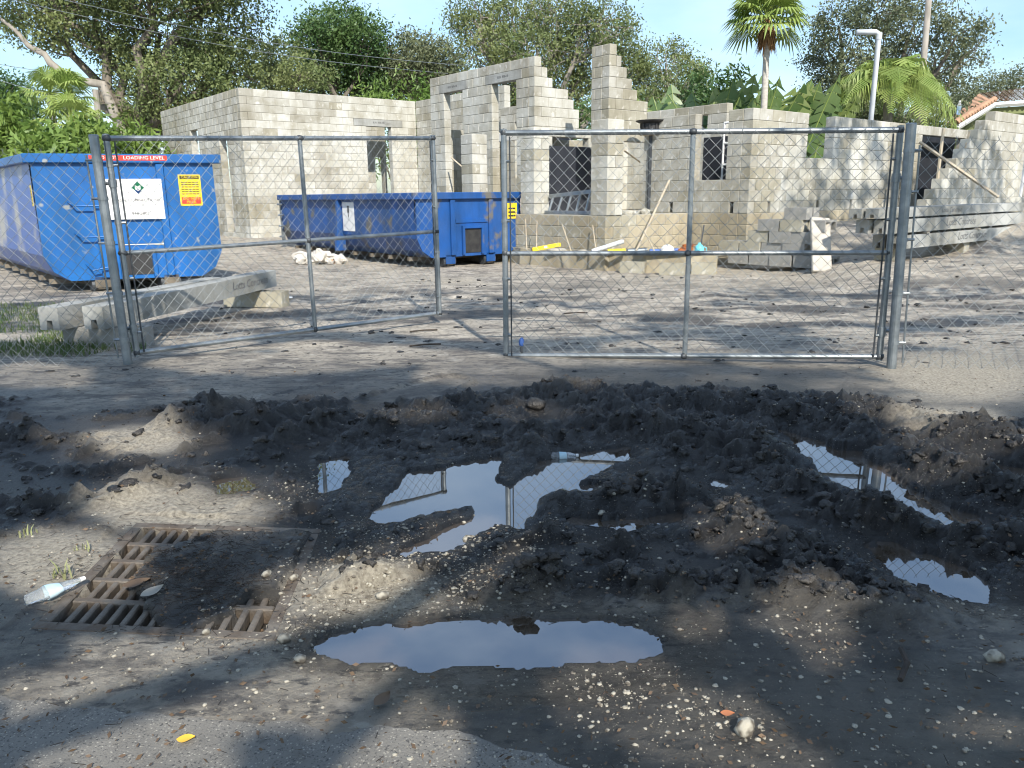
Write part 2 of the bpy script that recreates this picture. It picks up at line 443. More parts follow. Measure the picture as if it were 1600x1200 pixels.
FACE = Matrix(((1, 0, 0, 0), (0, 0, -1, 0), (0, 1, 0, 0), (0, 0, 0, 1)))      # text plane -> xz plane facing -y

def ico(sub=0):
    import bmesh
    bm = bmesh.new(); bmesh.ops.create_icosphere(bm, subdivisions=sub + 1, radius=1)
    V = np.array([v.co[:] for v in bm.verts]); Fc = np.array([[v.index for v in f.verts] for f in bm.faces]); bm.free(); return V, Fc
ICO0, ICO1 = ico(0), ico(1)
def lumps(P, S, base, jitter, flat=.7, seed=3):
    r = np.random.default_rng(seed); V0, F0 = base; n = len(P)
    W = V0[None] * (1 + jitter * r.uniform(-1, 1, (n, len(V0), 1)))
    W = W * (S[:, None, None] * np.stack([r.uniform(.7, 1.3, n), r.uniform(.7, 1.3, n), r.uniform(.75, 1.15, n) * flat], 1)[:, None, :])
    a = r.uniform(0, 6.28, n); c, s_ = np.cos(a)[:, None], np.sin(a)[:, None]
    X = W[..., 0] * c - W[..., 1] * s_; Y = W[..., 0] * s_ + W[..., 1] * c
    W = np.stack([X, Y, W[..., 2]], -1) + P[:, None, :]
    Fc = F0[None] + (np.arange(n) * len(V0))[:, None, None]
    return W.reshape(-1, 3), Fc.reshape(-1, 3)
def leaf_quads(P, L, W, seed=1, droop=0.0, flat=0.0):
    r = np.random.default_rng(seed); n = len(P)
    d = r.normal(size=(n, 3)); d[:, 2] = d[:, 2] * (1 - flat) - droop; d /= np.linalg.norm(d, axis=1)[:, None]
    q = r.normal(size=(n, 3)); q -= d * (q * d).sum(1)[:, None]; q /= np.linalg.norm(q, axis=1)[:, None]
    L = np.asarray(L)[..., None] if np.ndim(L) else L; W = np.asarray(W)[..., None] if np.ndim(W) else W
    a, b, c, e = P - d * L * .5, P + q * W * .5, P + d * L * .5, P - q * W * .5
    V = np.stack([a, b, c, e], 1).reshape(-1, 3); Fc = np.arange(n * 4).reshape(-1, 4)
    return V, Fc
def merge(parts):
    V, Fc, k = [], [], 0
    for v, f in parts: V.append(v); Fc.append(f + k); k += len(v)
    return np.concatenate(V), np.concatenate(Fc)

# ------------------------------------------------------------------ building axes
TH = math.radians(39)
U = Vector((math.cos(TH), math.sin(TH), 0)); Vv = Vector((-math.sin(TH), math.cos(TH), 0))
def flat(p): return Vector((p.x, p.y, 0))
C1 = flat(aty(372, 140, 21.6)); TW = flat(aty(835, 88, 17.3)); PL = flat(aty(953, 75, 16.0)); CR = flat(aty(1178, 173, 14.1))
K3 = flat(aty(949, 182, 13.6))

# ------------------------------------------------------------------ ground
def gmacro(x, y):
    x, y = np.asarray(x, float), np.asarray(y, float)
    h = 0.22 * sstep(16.0, 21.0, y)
    h = np.maximum(h, 0.72 * sstep(4.6, 5.6, x - .25 * (y - 13)) * sstep(12.3, 14.6, y))
    h = np.maximum(h, 0.24 * sstep(4.4, 5.6, x) * sstep(9.6, 11.4, y))
    h = h + 0.02 * (fbm(x * .5, y * .5, 3, 5) - .5) * sstep(6.5, 8, y)
    return h
PUD = {
 'centre': [(572, 808), (610, 770), (650, 733), (700, 728), (740, 716), (784, 713), (768, 737), (776, 753), (800, 756), (824, 741), (850, 718), (900, 706), (985, 698), (984, 712), (930, 735), (885, 758), (952, 752), (905, 772), (868, 772), (840, 783), (826, 800), (808, 826), (770, 815), (757, 826), (700, 862), (640, 868), (630, 857), (690, 830), (742, 806), (748, 790), (700, 792), (640, 810), (600, 813)],
 'kerb': [(505, 1000), (530, 984), (575, 974), (640, 976), (700, 966), (760, 969), (830, 961), (920, 960), (985, 974), (1022, 990), (1010, 1010), (940, 1024), (850, 1029), (760, 1035), (650, 1036), (560, 1026), (510, 1013)],
 'rut': [(1220, 671), (1250, 680), (1275, 688), (1335, 704), (1388, 738), (1405, 750), (1442, 774), (1482, 788), (1522, 800), (1524, 820), (1490, 826), (1455, 812), (1415, 788), (1368, 780), (1318, 760), (1288, 740), (1258, 706)],
 'right': [(1352, 848), (1400, 848), (1432, 868), (1455, 866), (1505, 885), (1550, 908), (1545, 935), (1500, 931), (1440, 908), (1400, 897), (1368, 872)],
 'small': [(338, 747), (386, 742), (388, 760), (342, 768)],
 'ripple': [(500, 716), (543, 712), (548, 735), (530, 762), (505, 768)],
 'thin': [(885, 806), (985, 808), (1065, 798), (1070, 812), (1000, 820), (900, 818)],
 'brown': [(1508, 712), (1560, 722), (1640, 735), (1640, 750), (1570, 738), (1520, 724)],
 'speck': [(1120, 748), (1142, 750), (1138, 758), (1122, 756)],
}
PUDW = {k: np.array([atz(*p)[:2] for p in v]) for k, v in PUD.items()}
def sdpoly(x, y, poly):
    d = np.full(x.shape, 1e9); ins = np.zeros(x.shape, bool); n = len(poly)
    for i in range(n):
        ax, ay = poly[i]; bx, by = poly[(i + 1) % n]
        ex, ey = bx - ax, by - ay
        t = np.clip(((x - ax) * ex + (y - ay) * ey) / (ex * ex + ey * ey + 1e-12), 0, 1)
        d = np.minimum(d, (x - ax - t * ex) ** 2 + (y - ay - t * ey) ** 2)
        c = ((ay > y) != (by > y)) & (x < (bx - ax) * (y - ay) / (by - ay + 1e-12) + ax)
        ins ^= c
    d = np.sqrt(d); return np.where(ins, -d, d)
def dline(x, y, pl):
    d = np.full(x.shape, 1e9); ss = np.zeros(x.shape); acc = 0
    for (ax, ay), (bx, by) in zip(pl[:-1], pl[1:]):
        ex, ey = bx - ax, by - ay; L = math.hypot(ex, ey)
        t = np.clip(((x - ax) * ex + (y - ay) * ey) / (L * L), 0, 1)
        q = np.hypot(x - ax - t * ex, y - ay - t * ey)
        ss = np.where(q < d, acc + t * L, ss); d = np.minimum(d, q); acc += L
    return d, ss
def gl(pts): return [tuple(atz(*p)[:2]) for p in pts]
RIDGES = [   # path in photo pixels on the ground, height, half width
 ([(300, 640), (450, 678), (560, 668), (650, 655), (760, 632), (870, 616), (960, 632), (1100, 628), (1160, 642)], .052, .22),
 ([(1235, 655), (1330, 645), (1440, 662), (1530, 690), (1640, 722)], .095, .22),
 ([(1330, 690), (1420, 735), (1500, 760), (1640, 800)], .09, .18),
 ([(930, 660), (1050, 690), (1180, 705), (1260, 745), (1370, 800), (1490, 845), (1620, 860)], .085, .22),
 ([(840, 780), (1000, 770), (1120, 820), (1210, 860), (1320, 925), (1420, 955)], .065, .16),
 ([(560, 905), (700, 868), (790, 828), (900, 850)], .055, .13),
 ([(590, 832), (680, 812), (748, 796)], .03, .06),
 ([(780, 935), (900, 892), (1000, 880)], .035, .08),
 ([(770, 700), (820, 725), (850, 690)], .06, .13),
 ([(890, 790), (960, 780), (1060, 790)], .045, .08),
 ([(0, 690), (200, 700), (390, 640)], .05, .16),
 ([(60, 800), (160, 790), (290, 755)], .045, .1),
 ([(1000, 930), (1200, 930), (1330, 950)], .03, .1)]
RUTS = [([(-60, 750), (120, 770), (260, 735), (400, 690), (560, 640), (700, 600)], .045, .13),
        ([(-60, 665), (150, 672), (330, 650), (520, 610)], .03, .12),
        ([(330, 790), (400, 740), (500, 690), (620, 645)], .03, .11),
        ([(540, 960), (660, 930), (800, 895), (960, 830)], .035, .10)]
SANDP = [(215, 692, 85, 24), (270, 800, 150, 36), (100, 885, 130, 55), (1500, 590, 140, 45), (1480, 660, 90, 25), (560, 930, 130, 40)]
def ell(px, py, L, soft=.5, grow=1.0):
    r = np.zeros(px.shape)
    for cx, cy, rx, ry in L:
        q = np.hypot((px - cx) / rx, (py - cy) / ry) / grow; r = np.maximum(r, 1 - sstep(1 - soft, 1 + soft * .5, q))
    return r
G0, GX, GY = atz(80, 973), atz(412, 989), atz(222, 826)     # storm drain grate corners: near-left, near-right, far-left
gux = (GX - G0); GLX = gux.length; gux.normalize()
guy = Vector((-gux.y, gux.x, 0)); GLY = (GY - G0).dot(guy)
GSK = (GY - G0).dot(gux)
ROADL = gl([(-700, 1010), (0, 1046), (130, 1056), (250, 1062), (300, 1072), (420, 1080), (480, 1084), (585, 1095), (700, 1100), (820, 1130), (1000, 1165), (1200, 1215), (1700, 1330)])
ZW = -0.012
def near_fields(x, y):
    px, py = proj(x, y)
    n1 = fbm(x * 1.1, y * 1.1, 4, 21); n2 = fbm(x * 6, y * 6, 4, 31, .55)
    mud = sstep(585, 650, py + 90 * (n1 - .5)) * (1 - sstep(905, 1010, py + 120 * (n1 - .5) + 55 * sstep(700, 300, px)))
    sand = ell(px, py, SANDP, .6) * sstep(.30, .55, n1 * .5 + n2 * .5 + .12)
    mud = mud * (1 - .75 * sand)
    mudr = mud.copy()
    damp = (1 - sstep(5.4, 7.0, y + 1.2 * (n1 - .5))) * (.36 + .36 * sstep(.35, .6, n1) + .12 * sstep(600, 900, px)) * (1 - .8 * sand)
    mud = np.maximum(mud, damp)
    h = .05 * (fbm(x * .8, y * .8, 4, 41) - .5)
    rel = ridged(x * 2.6 + .7 * n2, y * 4.6 + .5 * n1, 5, 51, .62)
    clod = fbm(x * 9, y * 9, 5, 61, .68); crag = ridged(x * 13 + 1.5 * n2, y * 13, 3, 66, .6)
    amp = .075 * sstep(.55, .95, mudr) + .014 * mudr + .008
    for pl, H, w in RIDGES:
        d, s = dline(x + .06 * (n2 - .5), y + .06 * (n1 - .5), gl(pl))
        e = np.exp(-(d / w) ** 2); k = 1.0 * H * e * (.4 + 1.2 * n2)
        h = h + k; amp = amp + .045 * e; mud = np.maximum(mud, e * .95)
    for pl, H, w in RUTS:
        d, s = dline(x, y, gl(pl)); e = np.exp(-(d / w) ** 4); lip = np.exp(-((d - 1.35 * w) / (.35 * w)) ** 2)
        tread = np.sin(s / .085 * 6.283 + d * 30)
        h = h + 1.3 * H * (-.8 * e + .65 * lip * n2 * 1.6) + .010 * e * np.clip(tread * 2, -1, 1) * (.5 + n1); amp = amp * (1 - .6 * e); mud = np.maximum(mud, .8 * e)
    h = h + amp * (rel - .55) * .95 + amp * 1.15 * (clod - .5) + amp * .55 * (crag - .6)
    wet = .15 + .42 * mud + .28 * mud * sstep(.40, .6, n1)
    sdm = np.full(x.shape, 9.0)
    for k, poly in PUDW.items():
        sd = sdpoly(x + .10 * (n2 - .5) + .05 * (clod - .5), y + .09 * (clod - .5) + .07 * (rel - .55), poly); sdm = np.minimum(sdm, sd)
    sdm = sdm - .022
    bank = sstep(.0, .22, sdm)
    out = np.maximum(h * (.25 + .75 * bank), ZW + .006 + .16 * np.clip(sdm, 0, .12))
    ins = ZW - .006 - np.minimum(.07, -sdm * .30) + .006 * (clod - .5)
    h = np.where(sdm > 0, out, ins)
    wet = np.clip(wet + .75 * (1 - sstep(.0, .30, sdm + .12 * (n1 - .5))), 0, 1)
    mud = np.maximum(mud, .8 * (1 - sstep(0, .2, sdm)))
    # asphalt edge
    d, s = dline(x, y, ROADL)
    below = np.interp(x, [p[0] for p in ROADL], [p[1] for p in ROADL]) - y + .05 * (n2 - .5)
    road = below > 0
    smooth_edge = sstep(-.55, -.05, below)
    h = np.where(sdm > 0, h * (1 - .75 * smooth_edge) + .003 * smooth_edge, h)
    h = np.where((below > -.10) & (sdm > 0), np.minimum(h, .004 + .010 * (clod - .5) - .10 * (below + .04)), h)
    hroad = -.010 + .004 * (clod - .5) + .006 * (n1 - .5)
    # storm drain
    gx = (x - G0.x) * gux.x + (y - G0.y) * gux.y; gy = (x - G0.x) * guy.x + (y - G0.y) * guy.y
    gx = gx - GSK * gy / GLY
    e = np.minimum(np.minimum(gx, GLX - gx), np.minimum(gy, GLY - gy))
    deb = 1 - sstep(.8, 1.15, np.hypot((gx - GLX * .56) / (GLX * .40), (gy - GLY * .50) / (GLY * .43)) + 1.3 * (n2 - .5))
    deb = np.maximum(deb, sstep(.60, .72, gx / GLX + .5 * (n2 - .5)) * sstep(.22, .40, gy / GLY + .4 * (n1 - .5)))
    hg = -.055 + .08 * sstep(.05, .75, deb) * (.6 + .8 * n2)
    h = np.where(e > 0, hg, np.where(e > -.12, np.minimum(h, .012) * .4, h))
    mud = np.where(e > 0, .85, mud); sand = np.where(e > 0, 0, sand)
    return h, mud, sand, wet, below, hroad, sdm, px, py
XS = np.arange(-5.6, 5.6001, .0145)
ys = [1.35]
while ys[-1] < 7.4: ys.append(ys[-1] + .0085 + .0030 * (ys[-1] - 1.35))
YS = np.array(ys)
X, Y = np.meshgrid(XS, YS)
Hh, MUD, SAND, WET, BELOW, HROAD, SDM, PX, PY = near_fields(X, Y)
edge = np.minimum(np.minimum(X - XS[0], XS[-1] - X), YS[-1] - Y)
Hh = Hh * np.where(Y > 1.6, sstep(.0, .6, edge), 1) + gmacro(X, Y)
HG = Hh; Hh = np.where(BELOW > -.02, np.maximum(Hh, HROAD), Hh)
def hz(x, y):
    i = np.interp(x, XS, np.arange(len(XS))); j = np.interp(y, YS, np.arange(len(YS)))
    inside = (x > XS[0]) and (x < XS[-1]) and (y > YS[0]) and (y < YS[-1])
    if not inside: return float(gmacro(x, y))
    a, b = int(i), int(j); a2, b2 = min(a + 1, len(XS) - 1), min(b + 1, len(YS) - 1)
    fx, fy = i - a, j - b
    return float((Hh[b, a] * (1 - fx) + Hh[b, a2] * fx) * (1 - fy) + (Hh[b2, a] * (1 - fx) + Hh[b2, a2] * fx) * fy)
def gridfaces(ny, nx, keep):
    i = np.arange(ny * nx).reshape(ny, nx)
    q = np.stack([i[:-1, :-1], i[:-1, 1:], i[1:, 1:], i[1:, :-1]], -1)
    return q[keep]
nearV = np.stack([X, Y, HG], -1).reshape(-1, 3)
roadV = np.stack([X, Y, np.where(BELOW > -.25, HROAD, HROAD - .05)], -1).reshape(-1, 3)
BC = (BELOW[:-1, :-1] + BELOW[1:, 1:]) / 2
f_g = gridfaces(len(YS), len(XS), BC < .30); f_r = gridfaces(len(YS), len(XS), (BC > -.12) & (SDM[:-1, :-1] > .06))
mx_, my_ = np.arange(-16, 20.01, .09), np.arange(1.35, 27.01, .09)
MX, MY = np.meshgrid(mx_, my_)
MH = gmacro(MX, MY) + (.05 * (ridged(MX * 1.3, MY * 3.0, 5, 71, .6) - .6) + .03 * (fbm(MX * 4, MY * 6, 3, 73) - .5)) * sstep(7.0, 8.2, np.maximum(MY, 7 + np.abs(MX) - 5.2)) - .004
cx, cy = MX[:-1, :-1] + .045, MY[:-1, :-1] + .045
keepm = ~((np.abs(cx) < 5.45) & (cy < 7.2))
f_m = gridfaces(len(my_), len(mx_), keepm)
midV = np.stack([MX, MY, MH], -1).reshape(-1, 3)
mpx, mpy = proj(MX, MY)
mmud = .78 * sstep(.50, .62, fbm(MX * 1.1, MY * 2.6, 5, 81, .6)) * (1 - .8 * sstep(9.5, 13, MY))
msand = sstep(9.5, 13, MY) * .55 * sstep(.4, .6, fbm(MX * .9, MY * .9, 3, 91))
R = 900.0
farV = np.array([(-R, -8, -.03), (R, -8, -.03), (R, 1.4, -.03), (-R, 1.4, -.03), (-16, 1.3, -.01), (-16, 27.05, .2), (20, 1.3, -.01), (20, 27.05, .2), (-R, 27, .2), (R, 27, .2), (-R, R, .2), (R, R, .2), (-R, -R, -.03), (R, -R, -.03), (-16, R, .2), (20, R, .2)])
farF = np.array([(3, 4, 5, 8), (6, 2, 9, 7), (8, 5, 14, 10), (5, 7, 15, 14), (7, 9, 11, 15), (12, 13, 1, 0)])
gV, gF = merge([(nearV, f_g), (midV, f_m), (farV, farF)])
masks = np.concatenate([np.stack([MUD, SAND, WET, np.ones_like(MUD)], -1).reshape(-1, 4), np.stack([mmud, msand, .2 + .2 * mmud, np.ones_like(mmud)], -1).reshape(-1, 4), np.tile([0, .3, .1, 1], (len(farV), 1))])
gme = fast_mesh('ground', gV, gF, M_GROUND, True)
ca = gme.color_attributes.new('mask', 'FLOAT_COLOR', 'POINT'); ca.data.foreach_set('color', masks.astype(np.float32).ravel())
tag(link('ground', gme), kind='structure')
rV = np.concatenate([roadV, np.array([(-60, -8, -.012), (60, -8, -.012), (60, 1.36, -.012), (-60, 1.36, -.012), (-60, 2.3, -.012), (-5.6, 2.2, -.012), (-5.6, 1.36, -.012), (5.6, 1.36, -.012)])])
k = len(nearV)
rme = fast_mesh('road', rV, np.concatenate([f_r, np.array([(k, k + 1, k + 2, k + 3), (k + 3, k + 6, k + 5, k + 4)])]), M_ROAD, True)
tag(link('road', rme), kind='structure')
def hull(P):
    P = sorted(map(tuple, P)); cr = lambda o, a, b: (a[0] - o[0]) * (b[1] - o[1]) - (a[1] - o[1]) * (b[0] - o[0])
    lo, up = [], []
    for p in P:
        while len(lo) > 1 and cr(lo[-2], lo[-1], p) <= 0: lo.pop()
        lo.append(p)
    for p in reversed(P):
        while len(up) > 1 and cr(up[-2], up[-1], p) <= 0: up.pop()
        up.append(p)
    return lo[:-1] + up[:-1]
for kk, poly in PUDW.items():
    hp = hull(poly); cxm = sum(p[0] for p in hp) / len(hp); cym = sum(p[1] for p in hp) / len(hp)
    hp = [(p[0] + (p[0] - cxm) / math.hypot(p[0] - cxm, p[1] - cym) * .12, p[1] + (p[1] - cym) / math.hypot(p[0] - cxm, p[1] - cym) * .12) for p in hp]
    mb = MB(); mb.add([(x, y, ZW) for x, y in hp], [tuple(range(len(hp)))], M_WATER)
    tag(mb.build('puddle'), kind='structure')

# ------------------------------------------------------------------ house under construction
house = thing('block_house', 'unfinished house of pale concrete block walls with open window holes behind the gates', 'house', (2, 18, .2))
HL = Vector((2, 18, .2))
ZB = -0.06                                                  # course grid: z = ZB + .2 k
BLOCKS = []                                                 # (distance, wall, name, mesh key, loc)
BM = {}
def block_mesh(L, D, m):
    key = (round(L, 2), round(D, 2), m.name)
    if key not in BM:
        mb = MB(); mb.box(.005, L - .005, .0, D, .005, .195, m, bev=.006); BM[key] = mb.mesh('block')
    return BM[key]
def pick(pal, s=None, z=0.0):
    r = random.random(); a = 0
    if s is not None:
        q = float(fbm(np.array([s * .75 + len(BM) * 0]), np.array([z * 1.5 + 3.7]), 3, 77)); r = min(max((q - .25) / .5, 0), 1) * .72 + r * .28
    for m, w in pal:
        a += w
        if r <= a: return m
    return pal[-1][0]
PW = [(M_BW, .66), (M_BG, .20), (M_BT, .14)]
PM = [(M_BW, .42), (M_BG, .33), (M_BT, .25)]
PT = [(M_BT, .62), (M_BG, .3), (M_BW, .08)]
PSTEM = [(M_BS, .75), (M_BT, .25)]
def wall(kind, anchor, L, prof, ops=(), z0=-.06, pal=PW, lint=(), t=.2, corner=True, stem=.94, back=False):
    """kind 'A' runs from its near corner along Vv, 'B' along U; outer face on the line, thickness inwards."""
    if kind == 'A': org, ang = anchor + Vv * L, TH - math.pi / 2
    else: org, ang = anchor, TH
    def tos(s): return L - s if kind == 'A' else s
    ops = [tuple(o) for o in ops] + [(a, b, z, z + .2) for a, b, z in lint]
    core = MB(); mine = []
    kmax = int(round((max(p[1] for p in prof) - ZB) / .2)); k0 = int(round((z0 - ZB) / .2))
    brk = sorted({0.0, L, *[p[0] for p in prof if p[0] < L], *[x for o in ops for x in o[:2] if 0 < x < L]})
    dirv = Vector((math.cos(ang), math.sin(ang), 0))
    for k in range(k0, kmax):
        z = ZB + .2 * k; zc = z + .1
        st = .2 if corner and (k % 2 == (0 if kind == 'A' else 1)) else 0.0
        iv = []
        for a, b in zip(brk[:-1], brk[1:]):
            mid = (a + b) / 2
            top = next((p[1] for p in prof if mid < p[0]), prof[-1][1])
            if zc > top or any(o[0] < mid < o[1] and o[2] < zc < o[3] for o in ops): continue
            if iv and abs(iv[-1][1] - a) < 1e-6: iv[-1][1] = b
            else: iv.append([a, b])
        for a, b in iv:
            a = max(a, st)
            if b - a < .03: continue
            c0, c1 = sorted((tos(a + .012), tos(b - .012)))
            core.box(c0, c1, .010, t - .010, z, z + .2, M_MORT)
            off = .2 * (k % 2)
            cuts = [a] + [q for q in (off + .4 * i for i in range(-1, int(L / .4) + 2)) if a + .07 < q < b - .07] + [b]
            for p, q in zip(cuts[:-1], cuts[1:]):
                s0 = min(tos(p), tos(q)); m = pick(PSTEM if z < stem - .05 else pal, s0 + org.x * 3.1 + (7 if kind == 'A' else 0), z)
                mine.append(((org + dirv * (s0 + (q - p) / 2)).length + (9 if back else 0), block_mesh(q - p, t, m), Vector((s0, 0, z))))
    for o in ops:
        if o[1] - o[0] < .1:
            c0, c1 = sorted((tos(o[0] - .03), tos(o[1] + .03))); core.box(c0, c1, .11, .13, o[2] - .01, o[3] + .01, M_SHADE)  # dark backing painted as the shade behind a slot
    w = link('wall', core.mesh('wall'), house, org - HL, ang)
    for d, me, loc in mine: BLOCKS.append((d, w, me, loc, org, ang))
    for a, b, z in lint:
        c0, c1 = sorted((tos(a), tos(b))); lb = MB()
        lb.box(c0 + .004, c1 - .004, -.004, t, z + .004, z + .196, M_CONC, bev=.006)
        me = text_mesh('8U8  RF8-1B', .075, M_INKG, depth=.0008); me.transform(Matrix.Translation(((c0 + c1) / 2, -.0052, z + .11)) @ FACE)
        b0 = len(lb.v); lb.add([v.co[:] for v in me.vertices], [tuple(f.vertices) for f in me.polygons], M_INKG)
        bpy.data.meshes.remove(me)
        lb.build('lintel', w)
    return w, org, ang
def slot(s, z=.94): return (s, s + .08, z, z + .2)

# left wing
wall('A', C1, 7.2, [(7.2, 4.14)], [(1.2, 1.8, .34, 2.94), (3.6, 4.3, .94, 3.34)], z0=.14, pal=PM, stem=.1)
wall('B', C1, 5.5, [(5.5, 4.14)], [(3.75, 4.6, 1.34, 3.34)], z0=.14, lint=[(3.35, 5.0, 3.34)], stem=.1)
wall('B', C1 + U * 3.3 + Vv * 1.4, 1.9, [(1.9, 3.74)], [(1.5, 1.8, .94, 2.54)], z0=.14, corner=False, pal=PT, back=True)
E1 = C1 + U * 5.5
wall('A', E1 - Vv * 4.4 + U * .002, 4.4, [(4.4, 4.14)], [(2.9, 3.4, .94, 3.14)], z0=.14, corner=False, pal=PM)
# entry tower
wall('A', TW, 4.0, [(4.0, 4.14)], [(.62, 1.48, 1.14, 3.74), (2.62, 3.4, 1.34, 3.74)], lint=[(.42, 1.72, 3.74), (2.42, 3.62, 3.74)], z0=-.06, pal=PM)
wall('B', TW, 3.4, [(.2, 4.14), (.37, 3.94), (.52, 3.74), (.98, 3.54), (1.15, 3.34), (1.32, 3.14), (3.4, 2.74)], [(.52, 1.62, .94, 2.54)], z0=-.06)
wall('B', TW + Vv * 3.8, 2.4, [(2.4, 2.94)], [(.8, 1.5, .94, 2.54)], z0=.14, pal=PT, corner=False, back=True)
wall('A', TW + U * 2.0 + Vv * .3, 3.4, [(1.6, 2.34), (3.4, 3.54)], [(2.2, 2.8, 1.74, 3.14)], z0=.94, corner=False, back=True)
# racked pier left standing behind the porch
wall('A', PL, .5, [(.5, 4.14)], z0=2.34, pal=PT)
wall('B', PL, 1.15, [(.2, 4.14), (.34, 3.94), (.5, 3.74), (.66, 3.54), (.82, 3.34), (1.15, 3.14)], z0=2.34, pal=PT)
# right wing: corner at CR
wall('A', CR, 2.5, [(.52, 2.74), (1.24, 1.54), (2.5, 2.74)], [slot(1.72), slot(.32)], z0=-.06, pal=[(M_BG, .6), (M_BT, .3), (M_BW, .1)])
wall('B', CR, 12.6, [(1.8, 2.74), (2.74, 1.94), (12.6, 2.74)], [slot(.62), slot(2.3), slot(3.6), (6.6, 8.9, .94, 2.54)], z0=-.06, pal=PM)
# stair-racked wall at the far right
SB0 = flat(aty(1440, 300, 15.3))
wall('B', SB0, 9.0, [(.28, .94), (.56, 1.14), (.84, 1.34), (1.12, 1.54), (1.4, 1.74), (1.68, 1.94), (1.96, 2.14), (2.3, 2.34), (2.6, 2.54), (3.1, 2.74), (9.0, 2.94)], z0=.54, pal=PM, corner=False)
# back walls closing the rooms
wall('A', flat(aty(1137, 162, 17.0)), 2.8, [(2.8, 3.14)], [(.5, .75, 2.54, 2.94)], z0=.94, corner=False, pal=PW, back=True)
wall('B', CR + Vv * 5.4 - U * .6, 11.0, [(11.0, 2.54)], [(2.0, 3.2, 1.34, 2.4), (5.5, 6.6, 1.34, 2.4)], z0=.94, corner=False, pal=PT, back=True)
# porch stem walls and its three columns
wall('A', K3, 5.6, [(5.6, .94)], z0=-.06, pal=PSTEM, corner=True)
wall('B', K3, 2.3, [(2.3, .94)], z0=-.06, pal=PSTEM, corner=True)
def plane_s(px, py, anchor, d):
    r = ray(px, py); det = -r[0] * d.y + d.x * r[1]
    t = (-anchor.x * d.y + d.x * anchor.y) / det
    return (t * r[0] - anchor.x) * d.x + (t * r[1] - anchor.y) * d.y
def column(px, ztop):
    s = plane_s(px, 260, K3, Vv); o = K3 + Vv * s
    cobj = link('column', None, house, o - HL, TH); core = MB(); n = int(round((ztop - .94) / .2))
    core.box(.014, .386, .014, .386, .94, .94 + .2 * n, M_MORT)
    bpy.data.objects.remove(cobj)
    cobj = link('column', core.mesh('column'), house, o - HL, TH)
    for k in range(n):
        z = .94 + .2 * k; m = pick(PM)
        if k % 2:
            BLOCKS.append((o.length, cobj, block_mesh(.4, .4, m), Vector((0, 0, z)), o, TH))
        else:
            for q in (0, .2): BLOCKS.append((o.length, cobj, block_mesh(.2, .4, pick(PM)), Vector((q, 0, z)), o, TH))
column(738, 2.54); column(834, 2.54); column(949, 2.54)
BLOCKS.sort(key=lambda b: b[0])
stV, stF, stM, ms = [], [], [], []
mbs = MB()
for i, (d, w, me, loc, org, ang) in enumerate(BLOCKS):
    if i < 300:
        link('block', me, w, loc)
    else:
        M = Matrix.Translation(org - HL) @ Matrix.Rotation(ang, 4, 'Z') @ Matrix.Translation(loc)
        mbs.add([M @ v.co for v in me.vertices], [tuple(f.vertices) for f in me.polygons], me.materials[0])
tag(mbs.build('block', house), kind='stuff')
# floor slab, porch slab, near-black panels painted as room shade
fl = MB()
def quadprism(mb, pts, z0, z1, m):
    n = len(pts); vs = [(p.x - HL.x, p.y - HL.y, z0) for p in pts] + [(p.x - HL.x, p.y - HL.y, z1) for p in pts]
    mb.add(vs, [tuple(range(n - 1, -1, -1)), tuple(range(n, 2 * n))] + [(i, (i + 1) % n, n + (i + 1) % n, n + i) for i in range(n)], m)
i0 = K3 + U * .21 + Vv * .21
quadprism(fl, [i0, i0 + U * 2.33, CR + U * .22 + Vv * .22, CR + U * 10.4 + Vv * .22, CR + U * 10.4 + Vv * 5.3, CR + U * 1.0 + Vv * 6.5, TW + U * 2.2 + Vv * 3.7, TW + Vv * 3.7 + U * .22, K3 + Vv * 5.5 + U * .21], .55, .93, M_SLAB)
fl.build('slab', house, (0, 0, -HL.z))
def shade_sheet(kind, a, L, z0, z1):  # near-black sheet added to paint the shade inside an opening
    mb = MB(); mb.box(0, L, 0, .03, z0, z1, M_SHADE); mb.build('shade_panel', house, (a + (Vv * L if kind == 'A' else Vector())) - HL, TH if kind == 'B' else TH - math.pi / 2)
shade_sheet('B', TW + U * .3 + Vv * .9, 1.7, .93, 2.7)
shade_sheet('B', K3 + U * 1.1 + Vv * 2.95, 1.7, .93, 2.3)
shade_sheet('A', CR + U * 1.45 + Vv * .25, 1.9, .93, 2.42)
shade_sheet('B', CR + U * 6.2 + Vv * .5, 3.4, .93, 2.7)

# ------------------------------------------------------------------ ledge in front of the porch
LE = [atz(812, 412), atz(900, 419), atz(1010, 426), atz(1120, 427)]
LE = [Vector((p.x, p.y, 0)) for p in LE]
LEDGE_Z = .30
lroot = thing('block_ledge', 'low sandy concrete ledge strewn with tools in front of the porch wall', 'ledge', (2, 13, 0))
lb = MB()
back = [K3 + U * 2.2 + Vv * .1 - Vv * .12, K3 - Vv * .02 - U * .02, K3 + Vv * 2.6 - U * .02]
pts = LE + [Vector((LE[-1].x + .15, LE[-1].y + 1.0, 0))] + [back[0] , back[1], back[2]]
n = len(pts)
lb.add([(p.x - 2, p.y - 13, -.05) for p in pts] + [(p.x - 2, p.y - 13, LEDGE_Z) for p in pts], [tuple(range(n, 2 * n))] + [(i, (i + 1) % n, n + (i + 1) % n, n + i) for i in range(n)], M_BS)
lb.build('footing', lroot)
sp = MB()
